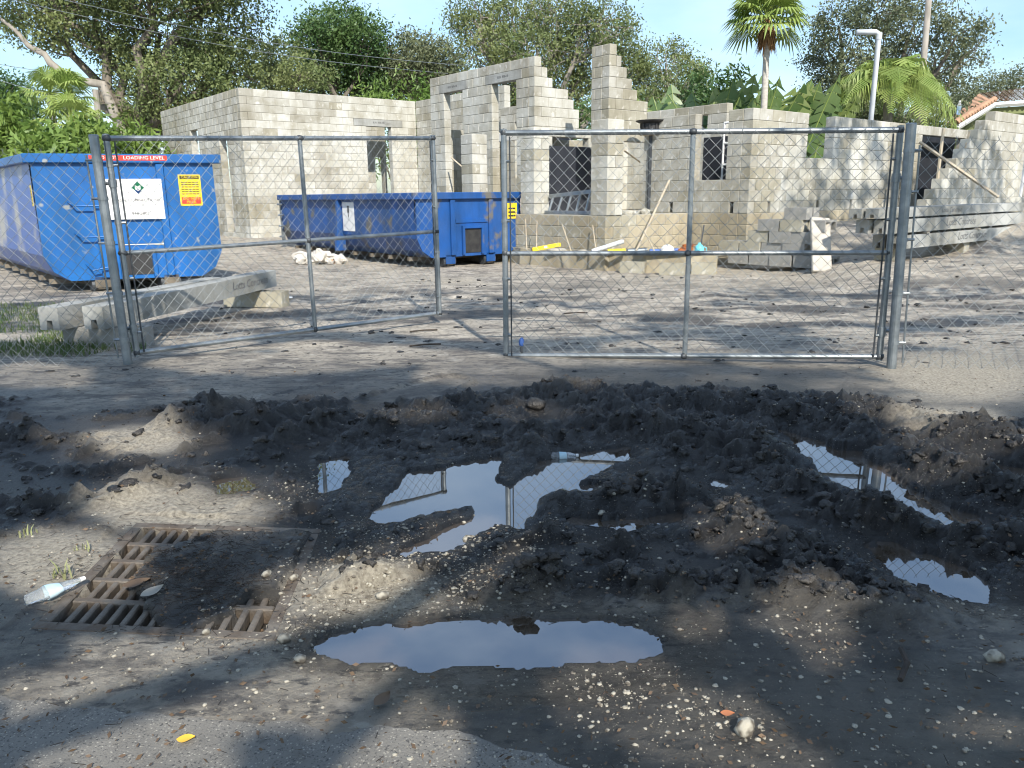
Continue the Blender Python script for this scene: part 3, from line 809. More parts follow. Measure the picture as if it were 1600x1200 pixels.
for i in range(26):
    t = random.random(); j = min(int(t * 3), 2); p = LE[j].lerp(LE[j + 1], t * 3 - j) + Vector((random.uniform(-.1, .1), random.uniform(.1, .8), 0))
    V_, F_ = lumps(np.array([(p.x - 2, p.y - 13, LEDGE_Z)]), np.array([random.uniform(.05, .22)]), ICO1, .18, .3, seed=i)
    sp = MB(); sp.add(V_, F_.tolist(), M_SLAB); sp.build('sand_heap', lroot, smooth=True)

# ------------------------------------------------------------------ chain link fences and gates
def segs(P0, P1, r, n=4):
    P0, P1 = np.asarray(P0, float), np.asarray(P1, float)
    d = P1 - P0; d /= np.linalg.norm(d, axis=1)[:, None] + 1e-12
    up = np.where(np.abs(d[:, 2:3]) < .9, np.array([[0, 0, 1.]]), np.array([[1., 0, 0]]))
    a = np.cross(d, up); a /= np.linalg.norm(a, axis=1)[:, None]; b = np.cross(d, a)
    ring = [a * math.cos(6.2832 * k / n) * r + b * math.sin(6.2832 * k / n) * r for k in range(n)]
    V = np.stack([P0 + q for q in ring] + [P1 + q for q in ring], 1)
    base = (np.arange(len(P0)) * 2 * n)[:, None, None]
    f = np.array([(k, (k + 1) % n, n + (k + 1) % n, n + k) for k in range(n)])[None]
    return V.reshape(-1, 3), (base + f).reshape(-1, 4)
def fabric(parent, org, c00, c10, c01, c11, wd=.094, hd=.098, barbs=True, seed=0, bulge=.012):
    """woven wire between four corners (bottom a, bottom b, top a, top b), world coordinates"""
    r = np.random.default_rng(seed)
    c = [np.array(p) - np.array(org) for p in (c00, c10, c01, c11)]
    L = np.linalg.norm(c[1] - c[0]); Hh_ = np.linalg.norm(c[2] - c[0])
    nw = int(L / (wd / 2)); nk = int(Hh_ / (hd / 2))
    nrm = np.cross(c[1] - c[0], c[2] - c[0]); nrm /= np.linalg.norm(nrm)
    A, B = [], []
    for i in range(nw):
        k = np.arange(nk + 1)
        s = np.where((k + i) % 2 == 0, i, i + 1) / nw; t = k / nk
        P = (c[0][None] * (1 - s)[:, None] + c[1][None] * s[:, None]) * (1 - t)[:, None] + (c[2][None] * (1 - s)[:, None] + c[3][None] * s[:, None]) * t[:, None]
        bl = bulge * (fbm(s * 5 + seed, t * 3, 2, 3) - .5) * 2
        P = P + nrm[None] * (np.where((k + i) % 2 == 0, .0022, -.0022) + bl)[:, None]
        A.append(P[:-1]); B.append(P[1:])
        if barbs and i % 2 == 0:
            e = P[-1]; up = (c[2] - c[0]) / Hh_; al = (c[1] - c[0]) / L
            for sg in (-1, 1):
                A.append((e)[None]); B.append((e + up * .028 + al * .009 * sg * r.uniform(.4, 1.3))[None])
    V, Fc = segs(np.concatenate(A), np.concatenate(B), .0019, 3)
    o = link('wire_mesh', fast_mesh('wire_mesh', V, Fc, M_WIRE), parent)
    return tag(o, kind='stuff')
def rod(parent, name, org, p, q, r, m, n=10):
    org = Vector(org); mb = MB(); mb.tube([Vector(p) - org, Vector(q) - org], r, m, n); return mb.build(name, parent, smooth=False)
def band(parent, org, p, ax, r, m=None):
    org = Vector(org); p = Vector(p) - org; ax = Vector(ax).normalized(); mb = MB()
    mb.tube([p - ax * .012, p + ax * .012], r, m or M_GALV, 10)
    return mb.build('brace_band', parent)
def lerp2(c, s, t): return (c[0].lerp(c[1], s)).lerp(c[2].lerp(c[3], s), t)
def gate(label, BL, BR, TL, TR, mid_s, mid_t, seed, hinge_left):
    org = Vector((BL.x, BL.y, hz(BL.x, BL.y)))
    g = thing('chain_link_gate', label, 'gate', org, group='double site gate leaves')
    c = [BL, BR, TL, TR]
    R_ = .0205
    rod(g, 'top_rail', org, TL, TR, R_, M_GALV); rod(g, 'bottom_rail', org, BL, BR, R_, M_GALV)
    rod(g, 'upright', org, BL + (BL - TL).normalized() * .03, TL + (TL - BL).normalized() * .03, R_ * 1.15, M_GALV)
    rod(g, 'upright', org, BR + (BR - TR).normalized() * .03, TR + (TR - BR).normalized() * .03, R_ * 1.15, M_GALV)
    rod(g, 'upright', org, lerp2(c, mid_s, 0), lerp2(c, mid_s, 1), R_ * .95, M_GALV)
    rod(g, 'mid_rail', org, lerp2(c, 0, mid_t), lerp2(c, 1, mid_t), R_ * .9, M_GALV)
    al = (BR - BL).normalized(); back = Vector((al.y, -al.x, 0)) * -.0
    off = Vector((al.y, -al.x, 0)) * .022                 # towards the street
    e = .05 / (BR - BL).length
    fabric(g, org, *[p + off for p in (lerp2(c, e, 0), lerp2(c, 1 - e, 0), lerp2(c, e, 1.0), lerp2(c, 1 - e, 1.0))], seed=seed)
    for s in (e, 1 - e):
        rod(g, 'tension_bar', org, lerp2(c, s, .0) + off, lerp2(c, s, .985) + off, .0065, M_DSTEEL, 6)
        for t in (.1, .36, .62, .88):
            p = lerp2(c, s, t) + off; q = lerp2(c, 0 if s < .5 else 1, t)
            mb = MB(); mb.tube([p - org, q - org], .011, M_GALV, 6); mb.tube([q - org - Vector((0, 0, .012)), q - org + Vector((0, 0, .012))], R_ * 1.35, M_GALV, 10); mb.build('brace_band', g)
    for p in (lerp2(c, 0, 0), lerp2(c, 1, 0), lerp2(c, 0, 1), lerp2(c, 1, 1), lerp2(c, mid_s, 0), lerp2(c, mid_s, 1), lerp2(c, mid_s, mid_t), lerp2(c, 0, mid_t), lerp2(c, 1, mid_t)):
        V_, F_ = lumps(np.array([p - org]), np.array([.031]), ICO1, .05, 1.1, seed=int(abs(p.x) * 99) + 1)
        mb = MB(); mb.add(V_, F_.tolist(), M_DSTEEL); mb.build('corner_fitting', g, smooth=True)
    hp = [lerp2(c, 0 if hinge_left else 1, t) for t in (.12, .80)]
    for p in hp:
        mb = MB(); d = Vector((-1 if hinge_left else 1, 0, 0)) * .07
        mb.tube([p - org, p - org + d], .014, M_GALV, 8); mb.tube([p - org - Vector((0, 0, .03)), p - org + Vector((0, 0, .03))], .031, M_GALV, 10); mb.build('hinge', g)
    return g, c, org
gR = gate('right leaf of the chain link gate, standing shut across the entrance', aty(791, 555, 6.23), aty(1374, 557, 5.70), aty(787, 208, 6.23), aty(1407, 203, 5.70), .5, .475, 3, False)
gL = gate('left leaf of the chain link gate, swung open towards the blue dumpsters', aty(214, 551, 6.10), aty(687, 489, 8.0), aty(166, 216, 6.10), aty(676, 216, 8.0), .525, .48, 5, True)
# drop rod latch on the right leaf
g, c, org = gR
mb = MB(); p = lerp2(c, .045, 0) - org
mb.tube([p + Vector((0, 0, -.05)), p + Vector((0, 0, .10))], .012, M_DSTEEL, 8)
V_, F_ = lumps(np.array([p + Vector((0, 0, .11))]), np.array([.028]), ICO1, .08, 1.4, 5); mb.add(V_, F_.tolist(), M_BLUEP)
mb.box(p.x - .035, p.x + .035, p.y - .03, p.y + .03, p.z - .05, p.z - .01, M_DSTEEL, bev=.008)
mb.build('drop_rod', g)

def fence(label, pb, pt, far, side):
    org = Vector((pb.x, pb.y, hz(pb.x, pb.y)))
    f = thing('chain_link_fence', label, 'fence', org, group='fences either side of the gates')
    mb = MB(); mb.tube([pb - org - Vector((0, 0, .15)), pt - org], .0345, M_GALV, 16); mb.tube([pt - org, pt - org + Vector((0, 0, .008))], [.037, .03], M_GALV, 16); mb.build('terminal_post', f)
    sh = Vector((.075 * side, 0, 0))
    rod(f, 'tension_bar', org, pb + sh + Vector((0, 0, .06)), pt + sh - Vector((0, 0, .14)), .007, M_GALV, 6)
    for t in (.12, .33, .55, .74, .9):
        p = pb.lerp(pt, t); mb = MB()
        mb.tube([p - org - Vector((0, 0, .013)), p - org + Vector((0, 0, .013))], .0385, M_GALV, 14)
        mb.tube([p - org, p + sh * 1.15 - org], .011, M_GALV, 6); mb.build('brace_band', f)
    zb = hz(far.x, far.y)
    fabric(f, org, pb + sh + Vector((0, 0, .015)), Vector((far.x, far.y, zb + .01)), pt + sh - Vector((0, 0, .11)), Vector((far.x, far.y, zb + 1.62)), barbs=True, seed=9 + side, bulge=.03)
    mb = MB(); mb.tube([Vector((far.x, far.y, zb - .15)) - org, Vector((far.x, far.y, zb + 1.75)) - org], .03, M_GALV, 12); mb.build('line_post', f)
    return f
fence('chain link fence left of the gates, in front of the large blue dumpster', aty(201, 571, 6.05), aty(146, 212, 6.05), Vector((-6.6, 5.85, 0)), -1)
fence('chain link fence right of the gates, in front of the stacked lintels', aty(1393, 579, 5.61), aty(1424, 194, 5.61), Vector((6.3, 5.3, 0)), 1)

# ------------------------------------------------------------------ roll-off dumpsters
def dumpster(label, FL, W, a_front, a_side, L, zr, paint, sidem, rungs, zb=.17):
    root = thing('roll_off_dumpster', label, 'dumpster', (FL.x, FL.y, hz(FL.x, FL.y)), group='blue roll-off dumpsters')
    ex, ey = Vector((math.cos(a_front), math.sin(a_front), 0)), Vector((math.cos(a_side), math.sin(a_side), 0))
    M = Matrix(((ex.x, ey.x, 0, 0), (ex.y, ey.y, 0, 0), (0, 0, 1, 0), (0, 0, 0, 1)))
    def B(mb, name, par=None, smooth=False): return mb.xform(M).build(name, par or root, smooth=smooth)
    zc = zb + .36; ch = .30
    prof = [(0, zr - .1), (.0, zc), (ch * .35, zb + .13), (ch, zb), (W - ch, zb), (W - ch * .35, zb + .13), (W, zc), (W, zr - .1)]
    inn = [(min(max(x, .05), W - .05), max(z, zb + .06)) for x, z in prof]
    mb = MB(); n = len(prof)
    for y0, y1 in [(.06 + (L - .12) * i / 6, .06 + (L - .12) * (i + 1) / 6) for i in range(6)]:
        for i in range(n - 1):
            (x0, z0), (x1, z1) = prof[i], prof[i + 1]; mb.add([(x0, y0, z0), (x1, y0, z1), (x1, y1, z1), (x0, y1, z0)], [(0, 3, 2, 1)], sidem)
            (x0, z0), (x1, z1) = inn[i], inn[i + 1]; mb.add([(x0, y0, z0), (x1, y0, z1), (x1, y1, z1), (x0, y1, z0)], [(0, 1, 2, 3)], M_RUST)
    B(mb, 'body')
    mb = MB(); q = [(.015, zr - .11)] + prof[1:-1] + [(W - .015, zr - .11)]
    mb.prism([(x, z) for x, z in q], 0, .055, paint); fp = B(mb, 'front_panel')
    mb = MB(); mb.prism(prof, L - .055, L, sidem); B(mb, 'rear_door')
    mb = MB()
    mb.box(-.09, W + .09, -.07, .07, zr - .125, zr, paint, bev=.012)
    mb.box(-.09, .05, .07, L, zr - .122, zr - .002, paint if rungs else sidem, bev=.012); mb.box(W - .05, W + .09, .07, L, zr - .122, zr - .002, sidem, bev=.012); mb.box(.05, W - .05, L - .1, L, zr - .122, zr - .002, sidem, bev=.012)
    B(mb, 'rim')
    for y in ((2.9,) if not rungs else ()):
        mb = MB(); mb.add([(-.075, y, zr - .12), (-.075, y + .09, zr - .12), (-.16, y + .09, zb + .02), (-.16, y, zb + .02), (.02, y, zr - .12), (.02, y + .09, zr - .12), (.06, y + .09, zb + .02), (.06, y, zb + .02)],
            [(0, 3, 2, 1), (0, 4, 7, 3), (1, 2, 6, 5), (3, 7, 6, 2), (0, 1, 5, 4)], paint); B(mb, 'stake')
    for x in (.30 * W, .665 * W):
        mb = MB(); mb.box(x, x + .10, -.045, -.001, zb + .03, zr - .13, paint, bev=.008); B(mb, 'rib')
    mb = MB(); z1 = zb + (.40 if rungs else .52)
    x0, x1 = .30 * W + .12, .665 * W - .02
    mb.box(x0, x1, -.02, -.001, z1 + .1, z1 + .17, paint, bev=.004); B(mb, 'cross_rib')
    mb = MB(); mb.box(x0 + .18, x1 - .16, -.012, .03, zb + .06, z1 - .02, M_BLACK)  # black box painted as the shade of the pocket's recess
    mb.box(x0 + .13, x0 + .18, -.05, -.001, zb + .03, z1, paint); mb.box(x1 - .16, x1 - .11, -.05, -.001, zb + .03, z1, paint); mb.box(x0 + .13, x1 - .11, -.05, -.001, z1, z1 + .05, paint); B(mb, 'hook_pocket')
    for x in (.27 * W, .66 * W):
        mb = MB(); mb.box(x, x + .14, .02, L - .1, .03, zb - .002, M_RUST, bev=.008); B(mb, 'skid_rail')
        mb = MB(); mb.tube([(x - .07, .12, .10), (x + .2, .12, .10)], .10, M_DSTEEL, 16); mb.box(x - .03, x + .17, .0, .06, .06, zb + .04, paint if not rungs else M_RUST); B(mb, 'roller')
    for i in range(8):
        y = .5 + i * (L - .9) / 7; mb = MB(); mb.box(.12, W - .12, y, y + .07, zb - .075, zb - .003, M_RUST); B(mb, 'cross_member')
    if rungs:
        for k, (xa, z) in enumerate(((.40, 1.27), (.43, .84), (.52, .40))):
            mb = MB(); t = .03 if k == 2 else 0
            mb.tube([(xa, 0, z), (xa + .05, -.11, z - .055 - t), (xa + .36, -.11, z - .055 + t), (xa + .40, 0, z)], .013, paint, 8); B(mb, 'rung')
    return root, M, B
LDF = Vector((-6.58, 10.95, 0))
dl, DM, DB = dumpster('tall bright blue dumpster with white and yellow signs behind the left fence', LDF, 2.36, math.radians(19), math.radians(131), 6.2, 1.92, M_BLUE, M_SIDE, True)
def plate(x0, x1, z0, z1, m, y=-.004, name='sign', par=None, DBf=None, mt=None):
    mb = MB(); mb.box(x0, x1, y, -.0005, z0, z1, m); return (DBf or DB)(mb, name, par)
def dtext(par, body, size, m, x, z, y, mt, xs=1.0):
    return put_text(par, body, size, m, mt @ Matrix.Translation((x, y, z)) @ FACE, xs=xs)
s = plate(.90, 1.62, 1.02, 1.58, M_WHITE, -.052)
mb = MB()
lx, lz = 1.30, 1.46
for i, (dx, dz) in enumerate(((-.085, 0), (0, .09), (.085, 0), (0, -.09))):
    a = Vector((dx, dz)); p = Vector((-dz, dx)) * .5; q = a * .45
    mb.add([(lx + a.x + p.x * .0, -.054, lz + a.y), (lx + q.x + p.x, -.054, lz + q.y + p.y), (lx + q.x * .3, -.054, lz + q.y * .3), (lx + q.x - p.x, -.054, lz + q.y - p.y)], [(0, 1, 2, 3), (3, 2, 1, 0)], M_GREEN if i < 3 else M_NAVY)
mb.tube([(lx - .03, -.055, lz + .03), (lx - .03, -.055, lz - .02), (lx, -.055, lz - .04), (lx + .03, -.055, lz - .02), (lx + .03, -.055, lz + .03)], .007, M_WHITE, 6)
DB(mb, 'logo', s)
dtext(s, 'WASTE CONNECTIONS', .058, M_INKG, 1.26, 1.285, -.0545, DM, 1.0)
dtext(s, '848-5802', .06, M_INKG, 1.30, 1.10, -.0545, DM)
s = plate(1.86, 2.16, 1.20, 1.64, M_YEL, -.006)
plate(1.88, 2.14, 1.575, 1.625, M_INK, -.009, 'header', s)
dtext(s, 'CAUTION', .05, M_YEL, 2.01, 1.60, -.0105, DM)
plate(1.88, 2.14, 1.225, 1.325, M_RED, -.009, 'footer', s)
dtext(s, 'DO NOT', .055, M_YEL, 2.01, 1.30, -.0105, DM); dtext(s, 'PARK', .055, M_YEL, 2.01, 1.25, -.0105, DM)
for k in range(6):
    mb = MB(); z = 1.36 + .033 * k
    for j in range(5): mb.box(1.89 + j * .05, 1.93 + j * .05, -.0075, -.0062, z, z + .013, M_INK)
    DB(mb, 'print_line', s)
s = plate(.72, 1.72, 1.83, 1.90, M_RED, -.0735)
dtext(s, 'LOADING LEVEL', .066, M_WHITE, 1.42, 1.866, -.0755, DM, 1.1)
dtext(s, 'DO NOT', .066, M_WHITE, .95, 1.866, -.0755, DM, 1.0)
mb = MB(); mb.box(-.004, -.0005, .12, .20, 1.22, 1.50, M_YEL); s = DB(mb, 'sign')
mb = MB()
for k in range(6): mb.box(-.006, -.0045, .135, .185, 1.25 + .04 * k, 1.272 + .04 * k, M_INK)
DB(mb, 'print_line', s)
mb = MB(); mb.box(1.05, 1.62, -.010, -.0005, .655, .672, M_WHITE); mb.box(1.45, 1.66, -.008, -.0004, .645, .69, M_BS); DB(mb, 'paint_scrape')

CDF = flat(aty(650, 330, 14.2))
dc, CM, CB = dumpster('low scuffed blue dumpster standing in front of the house entry', CDF, 2.36, math.radians(36), math.radians(129), 6.0, 1.37, M_BLUEW, M_BLUEW, False, .19)
mb = MB(); mb.box(-.006, -.0005, 2.35, 2.85, .62, 1.2, M_WHITE); s = CB(mb, 'sign')
mb = MB(); mb.box(-.008, -.0065, 2.55, 2.63, .98, 1.13, M_INKG); mb.box(-.008, -.0065, 2.57, 2.61, .90, .96, M_INKG); CB(mb, 'logo', s)
mb = MB(); mb.box(2.02, 2.26, -.006, -.0005, .86, 1.16, M_YEL); s = CB(mb, 'sign')
mb = MB()
for k in range(3): mb.box(2.05, 2.22, -.008, -.0065, .90 + .07 * k, .93 + .07 * k, M_INK)
CB(mb, 'print_line', s)
mb = MB()
for k in range(4): mb.tube([(-.03, 5.85, 1.15 - .25 * k), (-.10, 5.95, 1.15 - .25 * k), (-.03, 6.05, 1.15 - .25 * k)], .025, M_GALV, 6)
mb.box(-.02, .05, 6.0, 6.06, .2, 1.28, M_GALV); CB(mb, 'door_latch')

# ------------------------------------------------------------------ precast lintels
def beam(name, label, p, q, w, h, txt=None, tx=.5, tsz=.12, group='precast lintel beams', m=None):
    """p, q: near and far end of the beam's bottom centre line"""
    d = (q - p); L = d.length; a = math.atan2(d.y, d.x)
    root = thing(name, label, 'beam', p, a, group); m = m or M_CONC
    mb = MB(); c = w * .17
    pr = [(-w / 2, 0), (-c, 0), (-c * .8, h * .42), (c * .8, h * .42), (c, 0), (w / 2, 0), (w / 2, h), (-w / 2, h)]
    n = len(pr); sl_ = (q.z - p.z) / L
    vs = [(x, y, z + sl_ * x) for x in (0, L) for y, z in pr]
    mb.add(vs, [(0, 7, 2, 1), (7, 6, 3, 2), (6, 5, 4, 3), (n + 1, n + 2, n + 7, n), (n + 2, n + 3, n + 6, n + 7), (n + 3, n + 4, n + 5, n + 6)] + [(i, (i + 1) % n, n + (i + 1) % n, n + i) for i in range(n)], m)
    mb.build('shell', root)
    if txt:
        me = text_mesh(txt, tsz, M_INKG, depth=.0006, xs=1.0, shear=.15); me.transform(Matrix.Translation((L * tx, -w / 2 - .001, h * .55 + sl_ * L * tx)) @ FACE); link('lettering', me, root)
    return root
f0, f1 = flat(aty(162, 500, 6.66)), flat(aty(432, 440, 9.75))
dd = (f1 - f0).normalized(); nn = Vector((dd.y, -dd.x, 0))
f0, f1 = f0 - nn * .1, f1 - nn * .1
beam('lintel_beam', 'front one of two grey concrete lintels on blocks by the tall dumpster', f0 + Vector((0, 0, .195)), f1 + Vector((0, 0, .215)), .2, .2, 'Lotts Concrete', .80, .13)
beam('lintel_beam', 'rear one of two grey concrete lintels on blocks by the tall dumpster', f0 - nn * .36 - dd * .1 + Vector((0, 0, .195)), f1 - nn * .27 - dd * .8 + Vector((0, 0, .205)), .2, .2)
RB = []
z_b = .40
a0 = aty(1396, 392, 11.9); a1 = atz(1600, 372, a0.z)
rd = (flat(a1) - flat(a0)).normalized(); rn = Vector((rd.y, -rd.x, 0))
base = flat(a0)
zb0 = float(gmacro(base.x, base.y)) + .2
specs = [(0, 0, 0, 'lowest front lintel of the right stack, printed with the maker\'s name', 'Lotts Concrete'),
         (-.42, -.02, .24, 'middle front lintel of the right stack, printed with the maker\'s name', 'Lotts Concrete'),
         (-.5, -.26, .245, 'grey lintel behind the middle one of the right stack', None),
         (-.62, -.06, .47, 'sunlit top front lintel of the right stack, faded print on its side', 'Lotts Concrete'),
         (-.66, -.30, .47, 'sunlit top rear lintel of the right stack', None),
         (.1, -.30, .0, 'lowest rear lintel of the right stack, in shadow', None)]
for da, dn, dz, lab, tx in specs:
    p = base + rd * da + rn * dn + Vector((0, 0, zb0 + dz))
    beam('lintel_beam', lab, p, p + rd * 5.2 + Vector((0, 0, .02)), .2, .2 if dz < .4 else .14, tx, .46 if dz < .4 else .44, .17 if dz < .4 else .11)
mbm = MB()
for k, t in enumerate((.8, 2.6, 4.4)):
    for dz in (.2,):
        o = thing('timber_spacer', ['left', 'middle', 'right'][k] + ' timber spacer between the lintels of the right stack', 'timber', base + rd * t + rn * -.16 + Vector((0, 0, zb0 + dz)), math.atan2(rn.y, rn.x), 'spacers in the lintel stack')
        mb = MB(); mb.box(-.28, .28, -.045, .045, .003, .037, M_WOODG, bev=.004); mb.build('batten', o)

# ------------------------------------------------------------------ loose concrete blocks
def cmu_mesh(m):
    mb = MB(); L, W, H_ = .39, .19, .19; t = .034
    mb.box(0, L, 0, t, 0, H_, m); mb.box(0, L, W - t, W, 0, H_, m)
    for x0, x1 in ((0, t), (L / 2 - t / 2, L / 2 + t / 2), (L - t, L)): mb.box(x0, x1, t, W - t, 0, H_, m)
    return mb.mesh('concrete_block')
CM1, CM2 = cmu_mesh(M_BLK), cmu_mesh(M_BT)
ORD = ['first', 'second', 'third', 'fourth', 'fifth', 'sixth', 'seventh']
def cmu(label, loc, rz, lay=0, me=None, group=None):
    o = link('concrete_block', me or CM1); o.location = loc
    o.rotation_euler = (math.pi / 2 if lay == 1 else 0, 0, rz) if lay != 2 else (0, math.pi / 2, rz)
    return tag(o, label, 'concrete block', group)
PK = flat(aty(1272, 430, 12.5)); pang = math.radians(131)
pdir = Vector((math.cos(pang), math.sin(pang), 0)); pin = Vector((math.cos(pang - math.pi / 2), math.sin(pang - math.pi / 2), 0))
CN = ['bottom', 'second', 'third', 'fourth', 'top']
starts = [.0, .02, .06, .10, .22]; counts = [4, 4, 3, 2, 1]
pz = float(gmacro(PK.x, PK.y))
tot = 1.7
for k in range(5):
    for j in range(counts[k]):
        for r_ in range(2):
            s0 = starts[k] + j * .41 + (.18 if k % 2 else 0) + random.uniform(-.012, .012)
            o = PK + pdir * s0 + pin * (.205 * r_ + random.uniform(-.015, .015)) + Vector((0, 0, pz + .192 * k))
            # mesh y runs to the left of its own x: turn it so that it runs inwards
            o2 = o + pdir * .39
            lab = 'grey block, %s course of the pile, %s row, %s from the right' % (CN[k], 'front' if r_ == 0 else 'back', ORD[j])
            cmu(lab, o2, pang + math.pi, 0, CM2 if random.random() < .25 else CM1, 'blocks of the pile by the lintels')
    # crosswise blocks closing the right end, holes showing
    if k in (0, 3):
        o = PK + pdir * (starts[k] - .21) + pin * .0
        b = cmu('grey block on its side ending the %s course of the pile, holes showing' % CN[k], o + Vector((0, 0, pz + .192 * k)), pang - math.pi / 2, 0, CM1, 'blocks of the pile by the lintels')
        b.rotation_euler = (0, 0, 0)
        ax, ay, az = pin, Vector((0, 0, 1)), pin.cross(Vector((0, 0, 1)))
        b.matrix_world = Matrix(((ax.x, ay.x, az.x, o.x + pdir.x * .0), (ax.y, ay.y, az.y, o.y), (ax.z, ay.z, az.z, pz + .192 * k), (0, 0, 0, 1)))
        if az.dot(pdir) < 0: b.matrix_world = Matrix.Translation(pdir * .19) @ b.matrix_world
def place_cmu(px, py, Y, z, rz, lab, lay=0, me=None):
    p = aty(px, py, Y); cmu(lab, Vector((p.x, p.y, z)), rz, lay, me or CM2, 'single blocks about the site')
place_cmu(968, 425, 13.1, 0.0, math.radians(-28), 'single tan block on the ground before the ledge, left of two')
place_cmu(1030, 428, 12.7, 0.0, math.radians(-22), 'single tan block on the ground before the ledge, right of two')
place_cmu(1080, 428, 12.75, 0.0, math.radians(-15), 'tan block beside the ledge next to the block pile', 0, CM2)
sup = math.atan2(dd.y, dd.x)
for t, lab in ((.10, 'block under the near end of the two left lintels'), (2.75, 'tan block under the far end of the two left lintels')):
    o = f0 + dd * t - nn * .42
    cmu(lab, Vector((o.x, o.y, 0.0)), math.atan2(nn.y, nn.x), 0, CM1 if t < 1 else CM2, 'single blocks about the site')
    o = f0 + dd * t + nn * .0 - nn * .01
    cmu(lab.replace('block under', 'front block under'), Vector((o.x, o.y, .0)) - nn * .02, math.atan2(nn.y, nn.x), 0, CM1 if t < 1 else CM2, 'single blocks about the site')
for t, lab in ((.12, 'left'), (2.3, 'middle'), (4.6, 'right')):
    o = base + rd * t - rn * .36
    cmu('block under the right lintel stack, %s support' % lab, Vector((o.x, o.y, zb0 - .192)), math.atan2(rn.y, rn.x), 0, CM2, 'single blocks about the site')
# leaning plank, boards and slab by the pile
o = atz(1283, 433); M_PALE = mat('pale_plank', (0.47, 0.44, 0.385), (0.36, 0.33, 0.28), 6, .85, .4, 25)
pk = thing('leaning_plank', 'pale weathered plank leaning on the right end of the block pile', 'plank', (o.x, o.y, float(gmacro(o.x, o.y))))
mb = MB(); mb.box(-.15, .15, -.04, .04, -.02, .95, M_PALE, bev=.012); mb.xform(Matrix.Rotation(math.radians(-32), 4, 'X') @ Matrix.Rotation(math.radians(6), 4, 'Y')); mb.build('board', pk)
o = aty(1228, 330, 14.0); z = float(gmacro(o.x, o.y))
pk = thing('plywood_board', 'tan plywood board propped on the dirt heap behind the block pile', 'board', (o.x, o.y, z))
mb = MB(); mb.box(-.15, .15, -.012, .012, -.03, .40, M_WOOD); mb.xform(Matrix.Rotation(math.radians(-25), 4, 'X') @ Matrix.Rotation(math.radians(-10), 4, 'Y')); mb.build('sheet', pk)
o = aty(1268, 330, 13.4); z = float(gmacro(o.x, o.y))
pk = thing('cement_bag', 'pale split cement bag lying on the dirt heap', 'bag', (o.x, o.y, z))
V_, F_ = lumps(np.array([(0, 0, .07), (.16, .03, .05), (-.17, 0, .05)]), np.array([.2, .17, .16]), ICO1, .12, .42, 4); mb = MB(); mb.add(V_, F_.tolist(), M_BAG); mb.build('sack', pk, smooth=True)

# ------------------------------------------------------------------ site clutter
def ledge_pt(px, py, Y): 
    p = aty(px, py, Y); return Vector((p.x, p.y, LEDGE_Z))
def rods(name, label, cat, pts, r, m, group=None, part='shaft', n=8):
    o = thing(name, label, cat, pts[0], group=group)
    mb = MB(); mb.tube([Vector(p) - Vector(pts[0]) for p in pts], r, m, n); mb.build(part, o); return o
p = ledge_pt(832, 384, 13.7)
o = thing('spirit_level', 'long yellow mason\'s level lying on the ledge', 'level', p + Vector((0, 0, .03)), math.radians(12))
mb = MB(); mb.box(0, .52, -.03, .03, 0, .07, M_YEL, bev=.006); mb.xform(Matrix.Rotation(math.radians(-9), 4, 'Y')); mb.build('bar', o)
mb = MB(); mb.box(.2, .26, -.034, -.031, .06, .10, M_WHITE); mb.build('vial', o)
for i, (px, py, dx, dy, m, lab) in enumerate(((925, 383, .55, .1, M_PVC, 'pale plastic pipe sloping over the tools on the ledge'), (950, 385, .3, -.05, M_YEL, 'short yellow tube among the pipes on the ledge'), (980, 384, .35, .08, M_GALV, 'grey steel pipe end among the tools on the ledge'), (1015, 385, .5, .0, M_BLUEP, 'dark blue tube lying on the ledge beside the hard hat'))):
    q = ledge_pt(px, py, 13.35) + Vector((0, 0, .05)); rods('pipe', lab, 'pipe', [q, q + Vector((dx, dy, .16 if i == 0 else .01))], .04 if i != 3 else .03, m, 'pipes on the ledge', 'tube', 10)
q = ledge_pt(1043, 384, 13.3)
o = thing('hard_hat', 'white hard hat resting on the ledge', 'hard hat', q)
mb = MB(); rings = [(.15, 0), (.15, .012), (.125, .02), (.12, .06), (.10, .11), (.06, .145), (.012, .158)]
vs = [(r_ * math.cos(6.2832 * k / 18), r_ * 1.12 * math.sin(6.2832 * k / 18), z) for r_, z in rings for k in range(18)]
mb.add(vs, [(i * 18 + k, i * 18 + (k + 1) % 18, (i + 1) * 18 + (k + 1) % 18, (i + 1) * 18 + k) for i in range(6) for k in range(18)] + [tuple(6 * 18 + k for k in range(18))], M_WHITE); mb.build('shell', o, smooth=True)
mb = MB(); mb.box(-.012, .012, -.1, .1, .150, .163, M_WHITE, bev=.005); mb.build('ridge', o)
q = ledge_pt(1070, 384, 13.3)
o = thing('cord_coil', 'coil of rusty orange extension cord on the ledge', 'cord', q)
mb = MB()
for k in range(7): mb.tube([((.10 + .02 * math.sin(k)) * math.cos(t * .5236) + .01 * k, .08 * math.sin(t * .5236), .02 + .021 * k + .012 * math.sin(t + k)) for t in range(13)], .012, M_ORANGE, 6)
mb.build('coil', o)
q = ledge_pt(1093, 384, 13.2)
o = thing('water_jug', 'small cyan plastic jug on the ledge beside the gate upright', 'jug', q)
mb = MB(); rings = [(.07, 0), (.08, .02), (.08, .11), (.05, .15), (.025, .165), (.025, .19)]
vs = [(r_ * math.cos(6.2832 * k / 14), r_ * math.sin(6.2832 * k / 14), z) for r_, z in rings for k in range(14)]
mb.add(vs, [(i * 14 + k, i * 14 + (k + 1) % 14, (i + 1) * 14 + (k + 1) % 14, (i + 1) * 14 + k) for i in range(5) for k in range(14)] + [tuple(5 * 14 + k for k in range(14)), tuple(range(13, -1, -1))], M_CYAN); mb.build('bottle', o, smooth=True)
